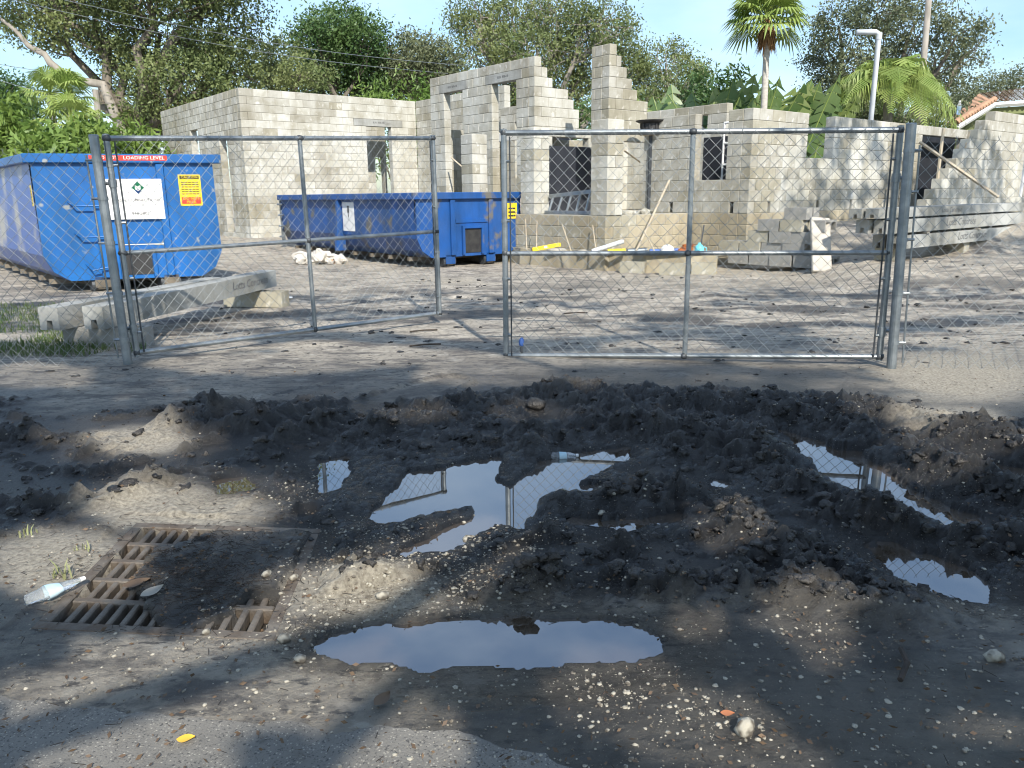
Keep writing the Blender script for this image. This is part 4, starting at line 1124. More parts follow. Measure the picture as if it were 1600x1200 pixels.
mb = MB(); mb.tube([(.075, 0, .12), (.12, 0, .1), (.12, 0, .05), (.078, 0, .035)], .009, M_CYAN, 6); mb.build('handle', o)
o = thing('plywood_sheet', 'stack of grey formwork sheets lying on the ledge under the hard hat', 'board', ledge_pt(1040, 386, 13.15) - Vector((0, 0, 0)), math.radians(-6))
for k in range(3):
    mb = MB(); mb.box(-.5 + .05 * k, .62 - .08 * k, -.15, .12, .002 + .018 * k, .018 + .018 * k, M_WOODG); mb.build('sheet', o)
LP = 'rods leaning against the porch wall'
for i, (x0, y0, x1, y1, d, lab) in enumerate(((823, 378, 821, 342, 14.6, 'leftmost thin white stake by the low dumpster'), (838, 376, 839, 345, 14.5, 'second thin white stake by the low dumpster'), (893, 385, 878, 350, 13.9, 'thin stake left of the porch column'), (932, 384, 926, 352, 13.5, 'thin stake at the foot of the porch column'), (1026, 384, 1006, 360, 13.1, 'short pale stake on the ledge'), (1093, 388, 1100, 352, 13.1, 'short dark steel rod by the cyan jug'))):
    a, b = aty(x0, y0, d), aty(x1, y1, d + .25); a.z = LEDGE_Z if d > 12 else a.z
    rods('stake', lab, 'stake', [a, b], .011, M_DSTEEL if i == 5 else M_WOOD, LP, n=6)
a, b = aty(992, 384, 13.25), aty(1046, 281, 14.75); a.z = LEDGE_Z
rods('pole', 'long pale pole leaning from the ledge against the grey wall', 'pole', [a, b], .02, M_WOOD)
# ladder lying on its side in the porch
L0 = K3 + Vv * 1.85 + U * .25; L1 = K3 + Vv * .45 + U * .25
o = thing('ladder', 'aluminium ladder lying on its edge in the dark porch opening', 'ladder', (L0.x, L0.y, .94), math.atan2((L1 - L0).y, (L1 - L0).x))
mb = MB(); mb.box(0, 1.45, -.03, .03, .003, .07, M_GALV, bev=.006); mb.build('rail', o)
mb = MB(); mb.box(0, 1.45, -.03, .03, .0, .07, M_GALV, bev=.006); mb.xform(Matrix.Translation((0, .12, .30)) @ Matrix.Rotation(math.radians(-4), 4, 'Y')); mb.build('rail', o)
for k in range(6):
    mb = MB(); x = .1 + .25 * k; mb.tube([(x, 0, .05), (x, .12, .32 + x * .07)], .022, M_GALV, 8); mb.build('rung', o)
# rubble on the porch
o = thing('rubble_heap', 'broken block rubble on top of the low porch wall', 'rubble', K3 + U * .9 + Vv * .4 + Vector((0, 0, .93)))
for k in range(16):
    V_, F_ = lumps(np.array([(random.uniform(-.4, .6), random.uniform(-.15, .3), random.uniform(.02, .05))]), np.array([random.uniform(.04, .1)]), ICO0, .25, .8, k + 40)
    mb = MB(); mb.add(V_, F_.tolist(), M_BG); mb.build('chunk', o)
# scaffold behind the right window, black tub on the racked pier
S0 = CR + Vv * 1.25 + U * .9
o = thing('scaffold_frame', 'white tube scaffold frame seen through the right window hole', 'scaffold', (S0.x, S0.y, .94), TH - math.pi / 2)
for nm, pts in (('upright', [(0, 0, 0), (0, 0, 1.7)]), ('upright', [(.75, 0, 0), (.75, 0, 1.7)]), ('rung', [(0, 0, .9), (.75, 0, .9)]), ('rung', [(0, 0, 1.3), (.75, 0, 1.3)]), ('rung', [(0, 0, 1.68), (.75, 0, 1.68)]), ('brace', [(.2, -.04, 1.6), (.65, -.04, .95)])):
    mb = MB(); mb.tube(pts, .021, M_WHITE, 8); mb.build(nm, o)
o = thing('tool_case', 'red tool case with a white label inside the right window hole', 'case', (S0.x + .35, S0.y + .1, 2.0), 0)
o.location = S0 - Vv * .25 + U * .35 + Vector((0, 0, .94))
mb = MB(); mb.box(-.15, .15, -.1, .1, .0, 1.08, M_WOODG); mb.build('stand', o)
mb = MB(); mb.box(-.17, .17, -.1, .1, 1.085, 1.36, M_RED, bev=.01); mb.build('body', o)
mb = MB(); mb.box(-.12, .12, -.104, -.101, 1.10, 1.2, M_WHITE); mb.build('label', o)
q = aty(1018, 186, 15.9)
o = thing('mortar_stand', 'round black ribbed tub standing on top of the wall by the racked pier', 'tub', Vector((q.x, q.y, 2.44)))
mb = MB(); mb.tube([(0, 0, 0), (0, 0, .05), (0, 0, .2), (0, 0, .24), (0, 0, .26)], [.24, .2, .2, .30, .31], M_BLACK, 18); mb.build('tub', o)
for k in range(10):
    a = 6.2832 * k / 10; mb = MB(); mb.box(.195, .22, -.015, .015, .05, .2, M_BLACK); mb.xform(Matrix.Rotation(a, 4, 'Z')); mb.build('rib', o)
mb = MB(); mb.box(-.2, .2, -.1, .1, -.02, 0, M_WOOD); mb.build('base_board', o)
q = Vector((q.x, q.y, 0))
# post that carries the tub (scaffold jack)
mb = MB(); mb.tube([(0, 0, -1.5), (0, 0, -.02)], .04, M_DSTEEL, 8); mb.build('post', o)
# bright beam seen through the tower window
B0 = TW + U * 1.1 + Vv * .55
o = thing('timber_beam', 'white painted beam spanning behind the tall right window of the entry tower', 'beam', (B0.x, B0.y, 2.6), TH + math.pi / 2)
mb = MB(); mb.box(-.35, 3.2, -.05, .05, .0, .2, M_WHITE, bev=.006); mb.build('beam', o)
mb = MB(); mb.box(.0, .09, -.04, .04, -1.67, 0, M_WOOD); mb.build('post', o); mb = MB(); mb.box(2.6, 2.69, -.04, .04, -1.67, 0, M_WOOD); mb.build('post', o)
# braces in the openings and on the far right wall
for i, (x0, y0, x1, y1, d0, d1, lab) in enumerate(((705, 246, 726, 264, 19.6, 19.1, 'diagonal timber brace inside the left tower window'), (975, 235, 1000, 253, 14.6, 15.6, 'diagonal pale brace across the dark gap beside the porch column'), (1437, 222, 1560, 308, 15.0, 14.2, 'long diagonal timber brace against the stepped wall'), (1515, 205, 1500, 265, 16.6, 16.6, 'thin steep stick in the dark gap behind the stepped wall'))):
    a, b = aty(x0, y0, d0), aty(x1, y1, d1)
    rods('timber_brace', lab, 'brace', [b, a], .03 if i == 2 else .022, M_WOOD, 'timber braces on the house', n=4)
for i, (px, y0, y1, d) in enumerate(((1459, 201, 300, 16.0), (1590, 222, 308, 15.6))):
    a, b = aty(px, y1, d), aty(px, y0, d)
    o = thing('upright_board', ['pale upright board at the left edge of the dark gap by the stepped wall', 'white upright board at the right end of the stepped wall'][i], 'board', (a.x, a.y, a.z), TH, 'upright boards on the right wall')
    mb = MB(); mb.box(-.04, .04, -.06, -.03, 0, b.z - a.z, M_WHITE if i else M_WOOD); mb.build('board', o)
# rubbish
q = atz(500, 412); q.z = hz(q.x, q.y)
o = thing('rubbish_heap', 'crumpled white and pink paper sacks by the rear of the low dumpster', 'rubbish', q)
for k in range(8):
    V_, F_ = lumps(np.array([(random.uniform(-.45, .45), random.uniform(-.2, .2), .06 + .05 * (k % 3))]), np.array([random.uniform(.1, .2)]), ICO1, .3, .7, k + 9); mb = MB(); mb.add(V_, F_.tolist(), M_BAG); mb.build('sack', o)
for i, (px, py) in enumerate(((432, 470), (450, 466))):
    q = atz(px, py); o = thing('paper_scrap', ['larger', 'smaller'][i] + ' white paper scrap on the ground beyond the left gate leaf', 'paper', (q.x, q.y, hz(q.x, q.y)), group='paper scraps on the ground')
    V_, F_ = lumps(np.array([(0, 0, .012)]), np.array([.11 - .04 * i]), ICO1, .3, .16, i + 3); mb = MB(); mb.add(V_, F_.tolist(), M_WHITE); mb.build('sheet', o)

# ------------------------------------------------------------------ bottles
def bottle(label, loc, rz, L=.22, crush=0.0, tilt=0.0, up=False, lab_m=None):
    o = thing('plastic_bottle', label, 'bottle', loc, rz, 'discarded plastic bottles')
    prof = [(0, .026), (.02, .032), (.06, .03), (.07, .032), (.10, .030), (.135, .032), (.16, .03), (.185, .018), (.2, .012), (.205, .012)]
    sc = L / .22; n = 16
    def pt(x, r, k):
        a = 6.2832 * k / n; rr = r * (1 - crush * (.35 + .35 * math.sin(x * 55) + .3 * math.cos(2 * a + x * 20)))
        y, z = rr * math.cos(a), rr * math.sin(a) * (1 - .35 * crush)
        p = Vector((x * sc, y * sc, (z + .031 * (1 - .3 * crush)) * sc)) if not up else Vector((y * sc, z * sc, x * sc))
        return p
    mb = MB(); mb.add([pt(x, r, k) for x, r in prof for k in range(n)], [(i * n + k, i * n + (k + 1) % n, (i + 1) * n + (k + 1) % n, (i + 1) * n + k) for i in range(len(prof) - 1) for k in range(n)] + [tuple(range(n - 1, -1, -1)), tuple((len(prof) - 1) * n + k for k in range(n))], M_PET); mb.build('shell', o, smooth=True)
    ws = [(.075, .0325), (.10, .0312), (.13, .0325)]
    mb = MB(); mb.add([pt(x, r + .0015, k) for x, r in ws for k in range(n)], [(i * n + k, i * n + (k + 1) % n, (i + 1) * n + (k + 1) % n, (i + 1) * n + k) for i in range(2) for k in range(n)], lab_m or M_WRAP); mb.build('wrapper', o, smooth=True)
    cps = [(.203, .0145), (.222, .0145)]
    mb = MB(); mb.add([pt(x, r, k) for x, r in cps for k in range(n)], [(k, (k + 1) % n, n + (k + 1) % n, n + k) for k in range(n)] + [tuple(range(n - 1, -1, -1)), tuple(n + k for k in range(n))], M_WHITE); mb.build('cap', o)
    return o
q = atz(42, 953); q2 = atz(122, 922)
bottle('crushed clear bottle with a blue wrapper lying on the storm drain grate', (q.x, q.y, .012), math.atan2((q2 - q).y, (q2 - q).x), .185, .55)
q = atz(858, 712); bottle('clear bottle with a pale blue wrapper floating in the central puddle', (q.x, q.y, ZW - .012), math.radians(4), .15, .15)
q = aty(1489, 247, 15.9); bottle('clear water bottle standing on top of the stepped wall', (q.x, q.y, 2.75), 0, .26, 0, up=True)

# ------------------------------------------------------------------ storm drain
gr = thing('storm_drain_grate', 'rusty iron storm drain grate half buried under leaves and mud', 'drain grate', (G0.x, G0.y, 0), math.atan2(gux.y, gux.x))
SH = Matrix(((1, GSK / GLY, 0, 0), (0, 1, 0, 0), (0, 0, 1, 0), (0, 0, 0, 1)))
mb = MB()
for b in ((-.045, GLX + .045, -.045, -.001), (-.045, GLX + .045, GLY + .001, GLY + .045), (-.045, -.001, .0, GLY), (GLX + .001, GLX + .045, .0, GLY)): mb.box(b[0], b[1], b[2], b[3], -.05, .006, M_IRON, SH, bev=.004)
mb.build('frame', gr)
NB = 15
barm = MB(); barm.box(-.011, .011, .002, GLY - .002, -.045, .001, M_IRON, SH, bev=.004); bmesh_ = barm.mesh('bar')
for k in range(1, NB): link('bar', bmesh_, gr, (GLX * k / NB, 0, 0))
for k in range(1, 5):
    mb = MB(); mb.box(.002, GLX - .002, GLY * k / 5 - .014, GLY * k / 5 + .014, -.05, .003, M_IRON, SH, bev=.004); mb.build('crossbar', gr)
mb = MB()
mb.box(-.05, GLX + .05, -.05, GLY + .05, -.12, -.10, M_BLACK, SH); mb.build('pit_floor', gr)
tagl = lambda o, l: o
# loose leaves, needles and bark over the grate and the mud
def ground_scatter(n, f, rmin, rmax, seed):
    r = np.random.default_rng(seed); P = []
    while len(P) < n:
        px, py = r.uniform(-60, 1660), r.uniform(575, 1220); p = atz(px, py)
        if abs(p.x) > 5.4 or p.y > 7 or p.y < 1.45: continue
        if r.random() > f(px, py): continue
        P.append((p.x, p.y, hz(p.x, p.y)))
    return np.array(P), r.uniform(rmin, rmax, n) ** 1
def in_poly_px(px, py): 
    return any(sdpoly(np.array([atz(px, py).x]), np.array([atz(px, py).y]), PUDW[k])[0] < -.01 for k in PUDW)
P, S = ground_scatter(2600, lambda a, b: max(math.exp(-(((a - 300) / 120) ** 2 + ((b - 905) / 55) ** 2)), .012 if b < 1000 else .002), .004, .018, 5)
P[:, 2] += .006
g1, g2 = segs(P - np.stack([np.cos(S * 900) * S, np.sin(S * 900) * S, 0 * S], 1), P + np.stack([np.cos(S * 900) * S, np.sin(S * 900) * S, S * .15], 1), .0011, 3)
tag(link('leaf_litter', fast_mesh('leaf_litter', g1, g2, M_TWIG)), 'dark needles and twigs strewn over the drain and mud', 'litter', kind='stuff')
P, S = ground_scatter(1700, lambda a, b: max(math.exp(-(((a - 300) / 150) ** 2 + ((b - 905) / 70) ** 2)), .16), .006, .020, 15)
P[:, 2] += .008
V_, F_ = leaf_quads(P, S * 1.2, S * .6, 7, flat=.85)
tag(link('fallen_leaves', fast_mesh('fallen_leaves', V_, F_, M_LEAFB)), 'small brown fallen leaves scattered over the mud', 'leaves', kind='stuff')
# shell gravel
GRV = [(650, 905, 190, 60, 1.0), (760, 850, 120, 40, 1.0), (600, 830, 120, 30, .8), (480, 960, 140, 45, .7), (860, 870, 90, 30, .6), (470, 770, 90, 50, .35), (520, 880, 120, 40, .7), (1330, 650, 130, 20, .7), (1470, 690, 120, 25, .7), (1530, 600, 110, 35, .5), (960, 1080, 110, 45, .28), (1100, 1120, 110, 45, .28), (1000, 900, 150, 40, .25), (1130, 640, 120, 12, .4), (420, 1000, 180, 40, .3), (1290, 1000, 140, 80, .2), (250, 1030, 260, 50, .12), (1200, 880, 200, 70, .12)]
def gdens(a, b):
    return max([w * math.exp(-(((a - x) / rx) ** 2 + ((b - y) / ry) ** 2) * 1.3) for x, y, rx, ry, w in GRV] + [.06])
P, S = ground_scatter(12500, gdens, .0, 1.0, 25)
S = .0016 + .0070 * S ** 4.0
P = P[:]; ok = P[:, 2] > ZW + .002
P, S = P[ok], S[ok]; P[:, 2] -= S * .15
V_, F_ = lumps(P, S, ICO0, .28, .75, 6)
tag(link('shell_gravel', fast_mesh('shell_gravel', V_, F_, M_STONE)), 'pale shell gravel scattered over the mud', 'gravel', kind='stuff')
# mud clods
def cdens(a, b):
    p = atz(a, b); i = int(np.clip(np.searchsorted(XS, p.x), 0, len(XS) - 1)); j = int(np.clip(np.searchsorted(YS, p.y), 0, len(YS) - 1))
    if b > 965 or (60 < a < 450 and 815 < b < 1000): return 0.0
    return float(np.clip(sstep(.6, .95, MUD[j, i]) * sstep(.03, .16, SDM[j, i]), 0, 1)) * (.12 + .88 * sstep(.0, .10, Hh[j, i]))
P, S = ground_scatter(3200, cdens, 0, 1, 35)
S = .003 + .026 * S ** 5
P[:, 2] -= S * .1
V_, F_ = lumps(P, S, ICO1, .55, .7, 8)
tag(link('mud_clods', fast_mesh('mud_clods', V_, F_, M_CLOD)), 'dark wet clods of churned mud', 'mud', kind='stuff')
# crumbs of dirt and bark inside the gates
rr_ = np.random.default_rng(808); P = []
while len(P) < 1300:
    x, y = rr_.uniform(-6, 8), rr_.uniform(5.6, 12.5)
    if fbm(np.array([x * .9]), np.array([y * 1.8]), 3, 808)[0] < .48 + .02 * (y - 6): continue
    P.append((x, y, hz(x, y) if y < 7.2 else float(gmacro(x, y))))
P = np.array(P); S = .005 + .030 * rr_.random(len(P)) ** 6
V_, F_ = lumps(P, S, ICO1, .5, .5, 18)
tag(link('dirt_crumbs', fast_mesh('dirt_crumbs', V_, F_, M_CLOD)), 'dark crumbs of dirt and bark on the sand inside the gates', 'dirt', kind='stuff')
# single stones and leaves that stand out
for i, (px, py, r_, lab) in enumerate(((1163, 1148, .030, 'largest white stone on the asphalt at the bottom right'), (598, 939, .018, 'tan stone in the lit gravel above the front puddle'), (445, 1003, .020, 'pale stone cluster piece left of the front puddle'), (470, 1035, .020, 'cream stone just below the left tip of the front puddle'), (323, 992, .014, 'yellowish stone under the drain grate'), (1553, 1038, .026, 'white chip at the right edge of the wet ground'), (460, 907, .016, 'round cream stone right of the drain grate'), (418, 914, .017, 'tan stone at the upper right corner of the drain grate'), (732, 838, .022, 'pale stone on the gravel bank below the central puddle'), (940, 806, .020, 'pale stone by the thin puddle'), (838, 645, .05, 'round grey mud-covered stone on the upper mud bank'))):
    q = atz(px, py); V_, F_ = lumps(np.array([(0, 0, r_ * .45)]), np.array([r_]), ICO1, .16, .75, i + 50)
    mb = MB(); mb.add(V_, F_.tolist(), M_STONE if i < 10 else M_CLOD); o = mb.build('stone', None, (q.x, q.y, hz(q.x, q.y)), smooth=True); tag(o, lab, 'stone', 'stones lying on the ground')
def leaf(label, px, py, L, m, rz):
    q = atz(px, py); mb = MB(); n = 8; vs = []
    for i in range(n + 1):
        t = i / n; w = .32 * L * math.sin(math.pi * t ** .85) + .001
        for k in (-1, 0, 1): vs.append(((t - .5) * L, k * w, .008 + .18 * L * abs(k) * t * .6 + .1 * L * (t - .5) ** 2))
    fs = [(i * 3 + k, i * 3 + k + 1, i * 3 + k + 4, i * 3 + k + 3) for i in range(n) for k in range(2)]
    mb.add(vs, fs, m); o = mb.build('fallen_leaf', None, (q.x, q.y, hz(q.x, q.y)), rz, True); tag(o, label, 'leaf', 'single leaves on the ground')
leaf('bright yellow leaf on the asphalt at the bottom left', 290, 1152, .045, M_LEAFY, .1)
leaf('orange leaf beside the white stone on the asphalt', 1136, 1123, .035, M_LEAFO, -.2)
leaf('curled brown leaf at the broken asphalt edge', 598, 1098, .06, M_LEAFB, 1.0)
leaf('brown oak leaf on the drain grate, left of the middle', 215, 925, .09, M_LEAFB, .4)
leaf('greyish brown leaf on the front edge of the drain grate', 130, 972, .08, M_LEAFB, .3)
leaf('pale brown leaf in the middle of the drain debris', 240, 940, .08, M_WOODG, .9)
for i, (a, b, d, lab) in enumerate(((1405, 1075, 0.9, 'dark stick on the wet ground at the right'), (640, 545, .1, 'dark twig on the ground just inside the gate gap'), (880, 492, 0, 'long dark twig beyond the right gate leaf'), (640, 520, .15, 'thin twig beyond the left gate leaf'))):
    q = atz(a, b); L = .16 if i == 0 else .28; q.z = hz(q.x, q.y) + .012
    rods('stick', lab, 'stick', [q, q + Vector((math.cos(d) * L * .5, math.sin(d) * L * .5, .01)), q + Vector((math.cos(d + .2) * L, math.sin(d + .2) * L, .0))], .008, M_TWIG, 'sticks on the ground', n=6)
# weeds and grass
def blades(P, L, seed, m, name, label, cat='grass', kind='stuff'):
    r = np.random.default_rng(seed); n = len(P); a = r.uniform(0, 6.28, n); h = L * r.uniform(.5, 1.2, n); ln = h * r.uniform(.3, .9, n)
    w = .005 + .03 * h; d = np.stack([np.cos(a), np.sin(a), 0 * a], 1); s_ = np.stack([-np.sin(a), np.cos(a), 0 * a], 1)
    p0, p1 = P - s_ * w[:, None] * .5, P + s_ * w[:, None] * .5
    m0 = P + d * ln[:, None] * .4 + np.array([0, 0, 1]) * h[:, None] * .7; t = P + d * ln[:, None] + np.array([0, 0, 1]) * h[:, None]
    V = np.concatenate([np.stack([p0, p1, m0 + s_ * w[:, None] * .4, m0 - s_ * w[:, None] * .4], 1), np.stack([m0 - s_ * w[:, None] * .4, m0 + s_ * w[:, None] * .4, t + s_ * .0008, t - s_ * .0008], 1)]).reshape(-1, 3)
    return tag(link(name, fast_mesh(name, V, np.arange(len(V)).reshape(-1, 4), m)), label, cat, kind=kind)
r = np.random.default_rng(77)
P = []
while len(P) < 5200:
    px, py = r.uniform(-160, 230), r.uniform(478, 560)
    q = atz(px, py)
    if fbm(np.array([q.x * 1.5]), np.array([q.y * 1.5]), 3, 101)[0] + .25 * (px < 120) < .55: continue
    P.append((q.x, q.y, hz(q.x, q.y) - .005))
blades(np.array(P), .075, 3, M_GRASS, 'grass_patch', 'sparse green grass along the foot of the left fence')
for i, (px, py, n_, L, lab) in enumerate(((100, 905, 16, .05, 'small pale weed tuft above the crushed bottle'), (130, 865, 9, .03, 'tiny weed tuft further up the sandy bank'), (40, 840, 12, .032, 'low weed tuft at the left edge of the mud'))):
    q = atz(px, py); PP = np.array([(q.x, q.y, hz(q.x, q.y))]) + r.normal(size=(n_, 3)) * [.02, .015, 0]
    blades(PP, L, i + 5, M_WEED, 'weed_tuft', lab, 'weed', None)

# ------------------------------------------------------------------ trees
def limb(mb, a, b, r0, r1, m, wob=.12, n=5, seed=0):
    rr = random.Random(seed); L = (b - a).length
    pts = [a.lerp(b, i / n) + Vector((rr.uniform(-1, 1), rr.uniform(-1, 1), rr.uniform(-.5, .8))) * wob * L * math.sin(math.pi * i / n) * .6 for i in range(n + 1)]
    mb.tube(pts, [r0 + (r1 - r0) * i / n for i in range(n + 1)], m, 7, False); return pts
def oak(name, label, base, blobs, D, leafm, trunk_r=.35, lsize=.20, dens=1.0, barkm=None, seed=0, group='trees behind the house', depth=.55, twigs=.2, thin=1.0):
    """blobs: (px, py, rx, ry) crown lobes in photo pixels at distance D"""
    r = np.random.default_rng(seed); rr = random.Random(seed); barkm = barkm or M_BARK
    root = thing(name, label, 'tree', base, group=group)
    k = D / F; W = MB(); T, LV = [], []
    fork = Vector((base.x, base.y, base.z + max(1.5, (aty(800, sum(b[1] for b in blobs) / len(blobs), D).z - base.z) * .45)))
    W.tube([base - base - Vector((0, 0, .2)), (fork - base) * .5 + Vector((rr.uniform(-.2, .2), 0, 0)), fork - base], [trunk_r * 1.25, trunk_r, trunk_r * .8], barkm, 9, False)
    for i, (bx, by, rx, ry) in enumerate(blobs):
        cc = aty(bx, by, D + rr.uniform(-1.5, 1.5)); RX, RZ = rx * k, ry * k; RY = (RX + RZ) * depth
        pts = limb(W, fork - base, cc - base, trunk_r * .5, trunk_r * .12, barkm, .16, 6, seed * 31 + i)
        n = int(dens * 26 * (RX * RY + RX * RZ + RY * RZ) ** .85) + 6
        d = r.normal(size=(n, 3)); d /= np.linalg.norm(d, axis=1)[:, None]
        rad = r.uniform(.25, 1.0, n) ** .45 * (1 + .22 * (vnoise(d[:, 0] * 2.3 + i * 7, d[:, 2] * 2.3 + d[:, 1] * 1.7, seed + i) - .35) * 2)
        tp = np.array(cc - base) + d * rad[:, None] * np.array([RX, RY, RZ])
        T.append(tp)
        for q in range(n):
            if rr.random() < twigs: limb(W, Vector(np.array(cc - base) * .7 + tp[q] * .3 if rr.random() < .5 else np.array(pts[4])), Vector(tp[q]), trunk_r * .09, .012, barkm, .2, 3, q)
    T = np.concatenate(T)
    per = r.integers(26, 50, len(T)); lsize *= .8; idx = np.repeat(np.arange(len(T)), per)
    sp = r.uniform(.22, .62, len(T))[idx] * lsize / .16
    P = T[idx] + r.normal(size=(len(idx), 3)) * sp[:, None] * np.array([.62, .62, .5])
    ok = r.random(len(P)) < thin; P = P[ok]
    V_, F_ = leaf_quads(P, lsize * r.uniform(.6, 1.25, len(P)), lsize * .5 * r.uniform(.6, 1.2, len(P)), seed, droop=.25)
    W.build('trunk', root, smooth=True)
    link('crown', fast_mesh('crown', V_, F_, leafm), root)
    return root
def gb(px, D): p = aty(px, 300, D); return Vector((p.x, p.y, .2))
oak('oak_tree', 'large leaning live oak towering over the left dumpster', gb(232, 32), [(60, 20, 75, 45), (150, 30, 80, 42), (250, 50, 100, 70), (345, 45, 65, 70), (215, 115, 50, 42), (285, 130, 70, 50), (370, 110, 40, 45), (240, -60, 130, 60), (90, -60, 120, 50), (350, -50, 80, 50), (245, 175, 50, 28), (330, 160, 40, 25)], 32, M_L1, .55, .2, .8, seed=1, twigs=.12)
oak('oak_tree', 'lighter rounded oak just right of the large leaning oak', gb(440, 36), [(440, 95, 42, 32), (425, 120, 35, 25), (470, 115, 35, 28)], 36, M_L1, .3, .2, .9, seed=2)
oak('broadleaf_tree', 'dark glossy tree with a ragged top left of centre', gb(540, 40), [(530, 45, 45, 30), (495, 62, 32, 22), (565, 62, 35, 28), (520, 95, 42, 32), (560, 110, 42, 32), (575, 140, 38, 22), (500, 130, 30, 22)], 40, M_L2, .35, .24, 1.0, seed=3)
oak('oak_tree', 'dense grey-green oak left of the entry tower', gb(650, 42), [(640, 95, 48, 34), (690, 100, 36, 32), (615, 110, 32, 30), (650, 140, 50, 26), (700, 140, 40, 26)], 42, M_L4, .35, .22, 1.1, seed=4)
oak('oak_tree', 'wide spreading oak with pale limbs behind the entry tower', gb(860, 34), [(740, 28, 48, 28), (800, 30, 60, 35), (870, 25, 60, 35), (935, 40, 48, 34), (760, 75, 50, 30), (840, 80, 60, 36), (915, 90, 50, 40), (965, 70, 34, 34), (880, 140, 48, 34), (800, 130, 50, 30), (985, 110, 28, 40), (780, 170, 40, 25), (895, 185, 30, 20)], 34, M_L1, .4, .17, .9, M_BARKP, seed=5, twigs=.3)
oak('oak_tree', 'round bushy oak right of the racked pier', gb(1045, 33), [(1040, 100, 42, 32), (1020, 130, 38, 34), (1072, 130, 34, 34), (1050, 160, 50, 26), (1005, 165, 32, 26), (1085, 110, 18, 20)], 33, M_L1, .3, .16, .8, M_BARKP, seed=6, twigs=.2)
oak('oak_tree', 'open grey-green oak with sky gaps behind the pale pipe', gb(1380, 34), [(1310, 40, 38, 28), (1370, 20, 48, 30), (1430, 35, 50, 34), (1495, 55, 34, 30), (1285, 95, 28, 26), (1340, 100, 38, 32), (1420, 95, 44, 32), (1510, 85, 26, 22), (1300, 150, 38, 30), (1360, 155, 45, 30), (1470, 140, 44, 28), (1300, 205, 35, 34), (1500, 165, 26, 20)], 34, M_L4, .35, .18, .85, seed=7, twigs=.15)
oak('small_tree', 'small sparse tree beside the tiled roof at the right', gb(1550, 42), [(1545, 135, 26, 16), (1515, 160, 30, 18), (1590, 125, 22, 18)], 42, M_L4, .2, .2, .7, seed=8)
oak('oak_tree', 'dark rounded tree at the left edge of the photo', gb(15, 42), [(15, 150, 32, 26), (-10, 180, 40, 30), (35, 185, 26, 22)], 42, M_L2, .3, .24, 1.0, seed=9)
# bare pale limb of the large oak
lb_ = thing('dead_limb', 'long pale crooked limb reaching left from the large oak', 'branch', gb(232, 31.6))
bb = Vector(lb_.location); mb = MB(); pp = [aty(*q) - bb for q in ((160, 132, 31.5), (115, 125, 31.4), (95, 112, 31.3), (78, 98, 31.2), (70, 85, 31.2), (45, 72, 31.1), (25, 48, 31.0), (2, 30, 31), (-30, 20, 31))]
mb.tube([Vector((0, 0, -.1)), Vector((-.3, 0, 2.5)), Vector((pp[0].x * .7, 0, pp[0].z * .75))] + pp, [.28, .25, .2, .18, .16, .15, .14, .12, .10, .08, .06, .03], M_BARKP, 8); mb.build('wood', lb_, smooth=True)
def shrub(label, px0, px1, py0, py1, D, m, seed, lsize=.3, n=5000, group='shrubs behind the dumpsters', flatv=.3):
    r = np.random.default_rng(seed); a, b = aty(px0, py0, D), aty(px1, py1, D)
    root = thing('leafy_shrub', label, 'shrub', ((a.x + b.x) / 2, D, .2), group=group); c = Vector(root.location)
    zt, x0, x1 = a.z, a.x, b.x
    T = np.stack([r.uniform(x0, x1, n // 14), r.uniform(-1, 1, n // 14) + D, np.zeros(n // 14)], 1)
    top = .3 + (zt - .3) * (.72 + .45 * fbm(T[:, 0] * .9, T[:, 1] * .9, 3, seed))
    T[:, 2] = .3 + (top - .3) * r.uniform(.15, 1, n // 14) ** .5
    idx = np.repeat(np.arange(len(T)), 14)
    P = T[idx] + r.normal(size=(len(idx), 3)) * .22 - np.array(c)
    V_, F_ = leaf_quads(P, lsize * r.uniform(.6, 1.3, len(P)), lsize * .28, seed, droop=.5)
    link('crown', fast_mesh('crown', V_, F_, m), root)
    mb = MB()
    for k in range(7): mb.tube([(random.uniform(-.5, .5), 0, -.2), (random.uniform(-1, 1) * (x1 - x0) * .4, random.uniform(-.6, .6), zt * .6)], [.05, .02], M_BARK, 5, False)
    mb.build('trunk', root)
    return root
shrub('bright broad shrub at the far left above the tall dumpster', -80, 60, 165, 250, 25, M_L3, 21)
shrub('bright glossy shrub above the middle of the tall dumpster', 40, 150, 205, 250, 23, M_L3, 22, .32)
shrub('yellow-green shrub between the tall dumpster and the left wing', 130, 250, 200, 250, 26, M_L3, 23, .28)
shrub('bright tuft of shrubs above the left wing wall', 560, 690, 128, 170, 32, M_L3, 24, .24, 4000)
shrub('dark understory behind the right wing wall', 1230, 1500, 165, 240, 26, M_L4, 25, .22, 7000)
shrub('dark understory behind the tower and pier', 690, 1080, 165, 240, 30, M_L2, 26, .24, 7000)
shrub('dark glossy shrub right of the round oak', 1075, 1150, 115, 180, 27, M_L2, 27, .26, 4000)

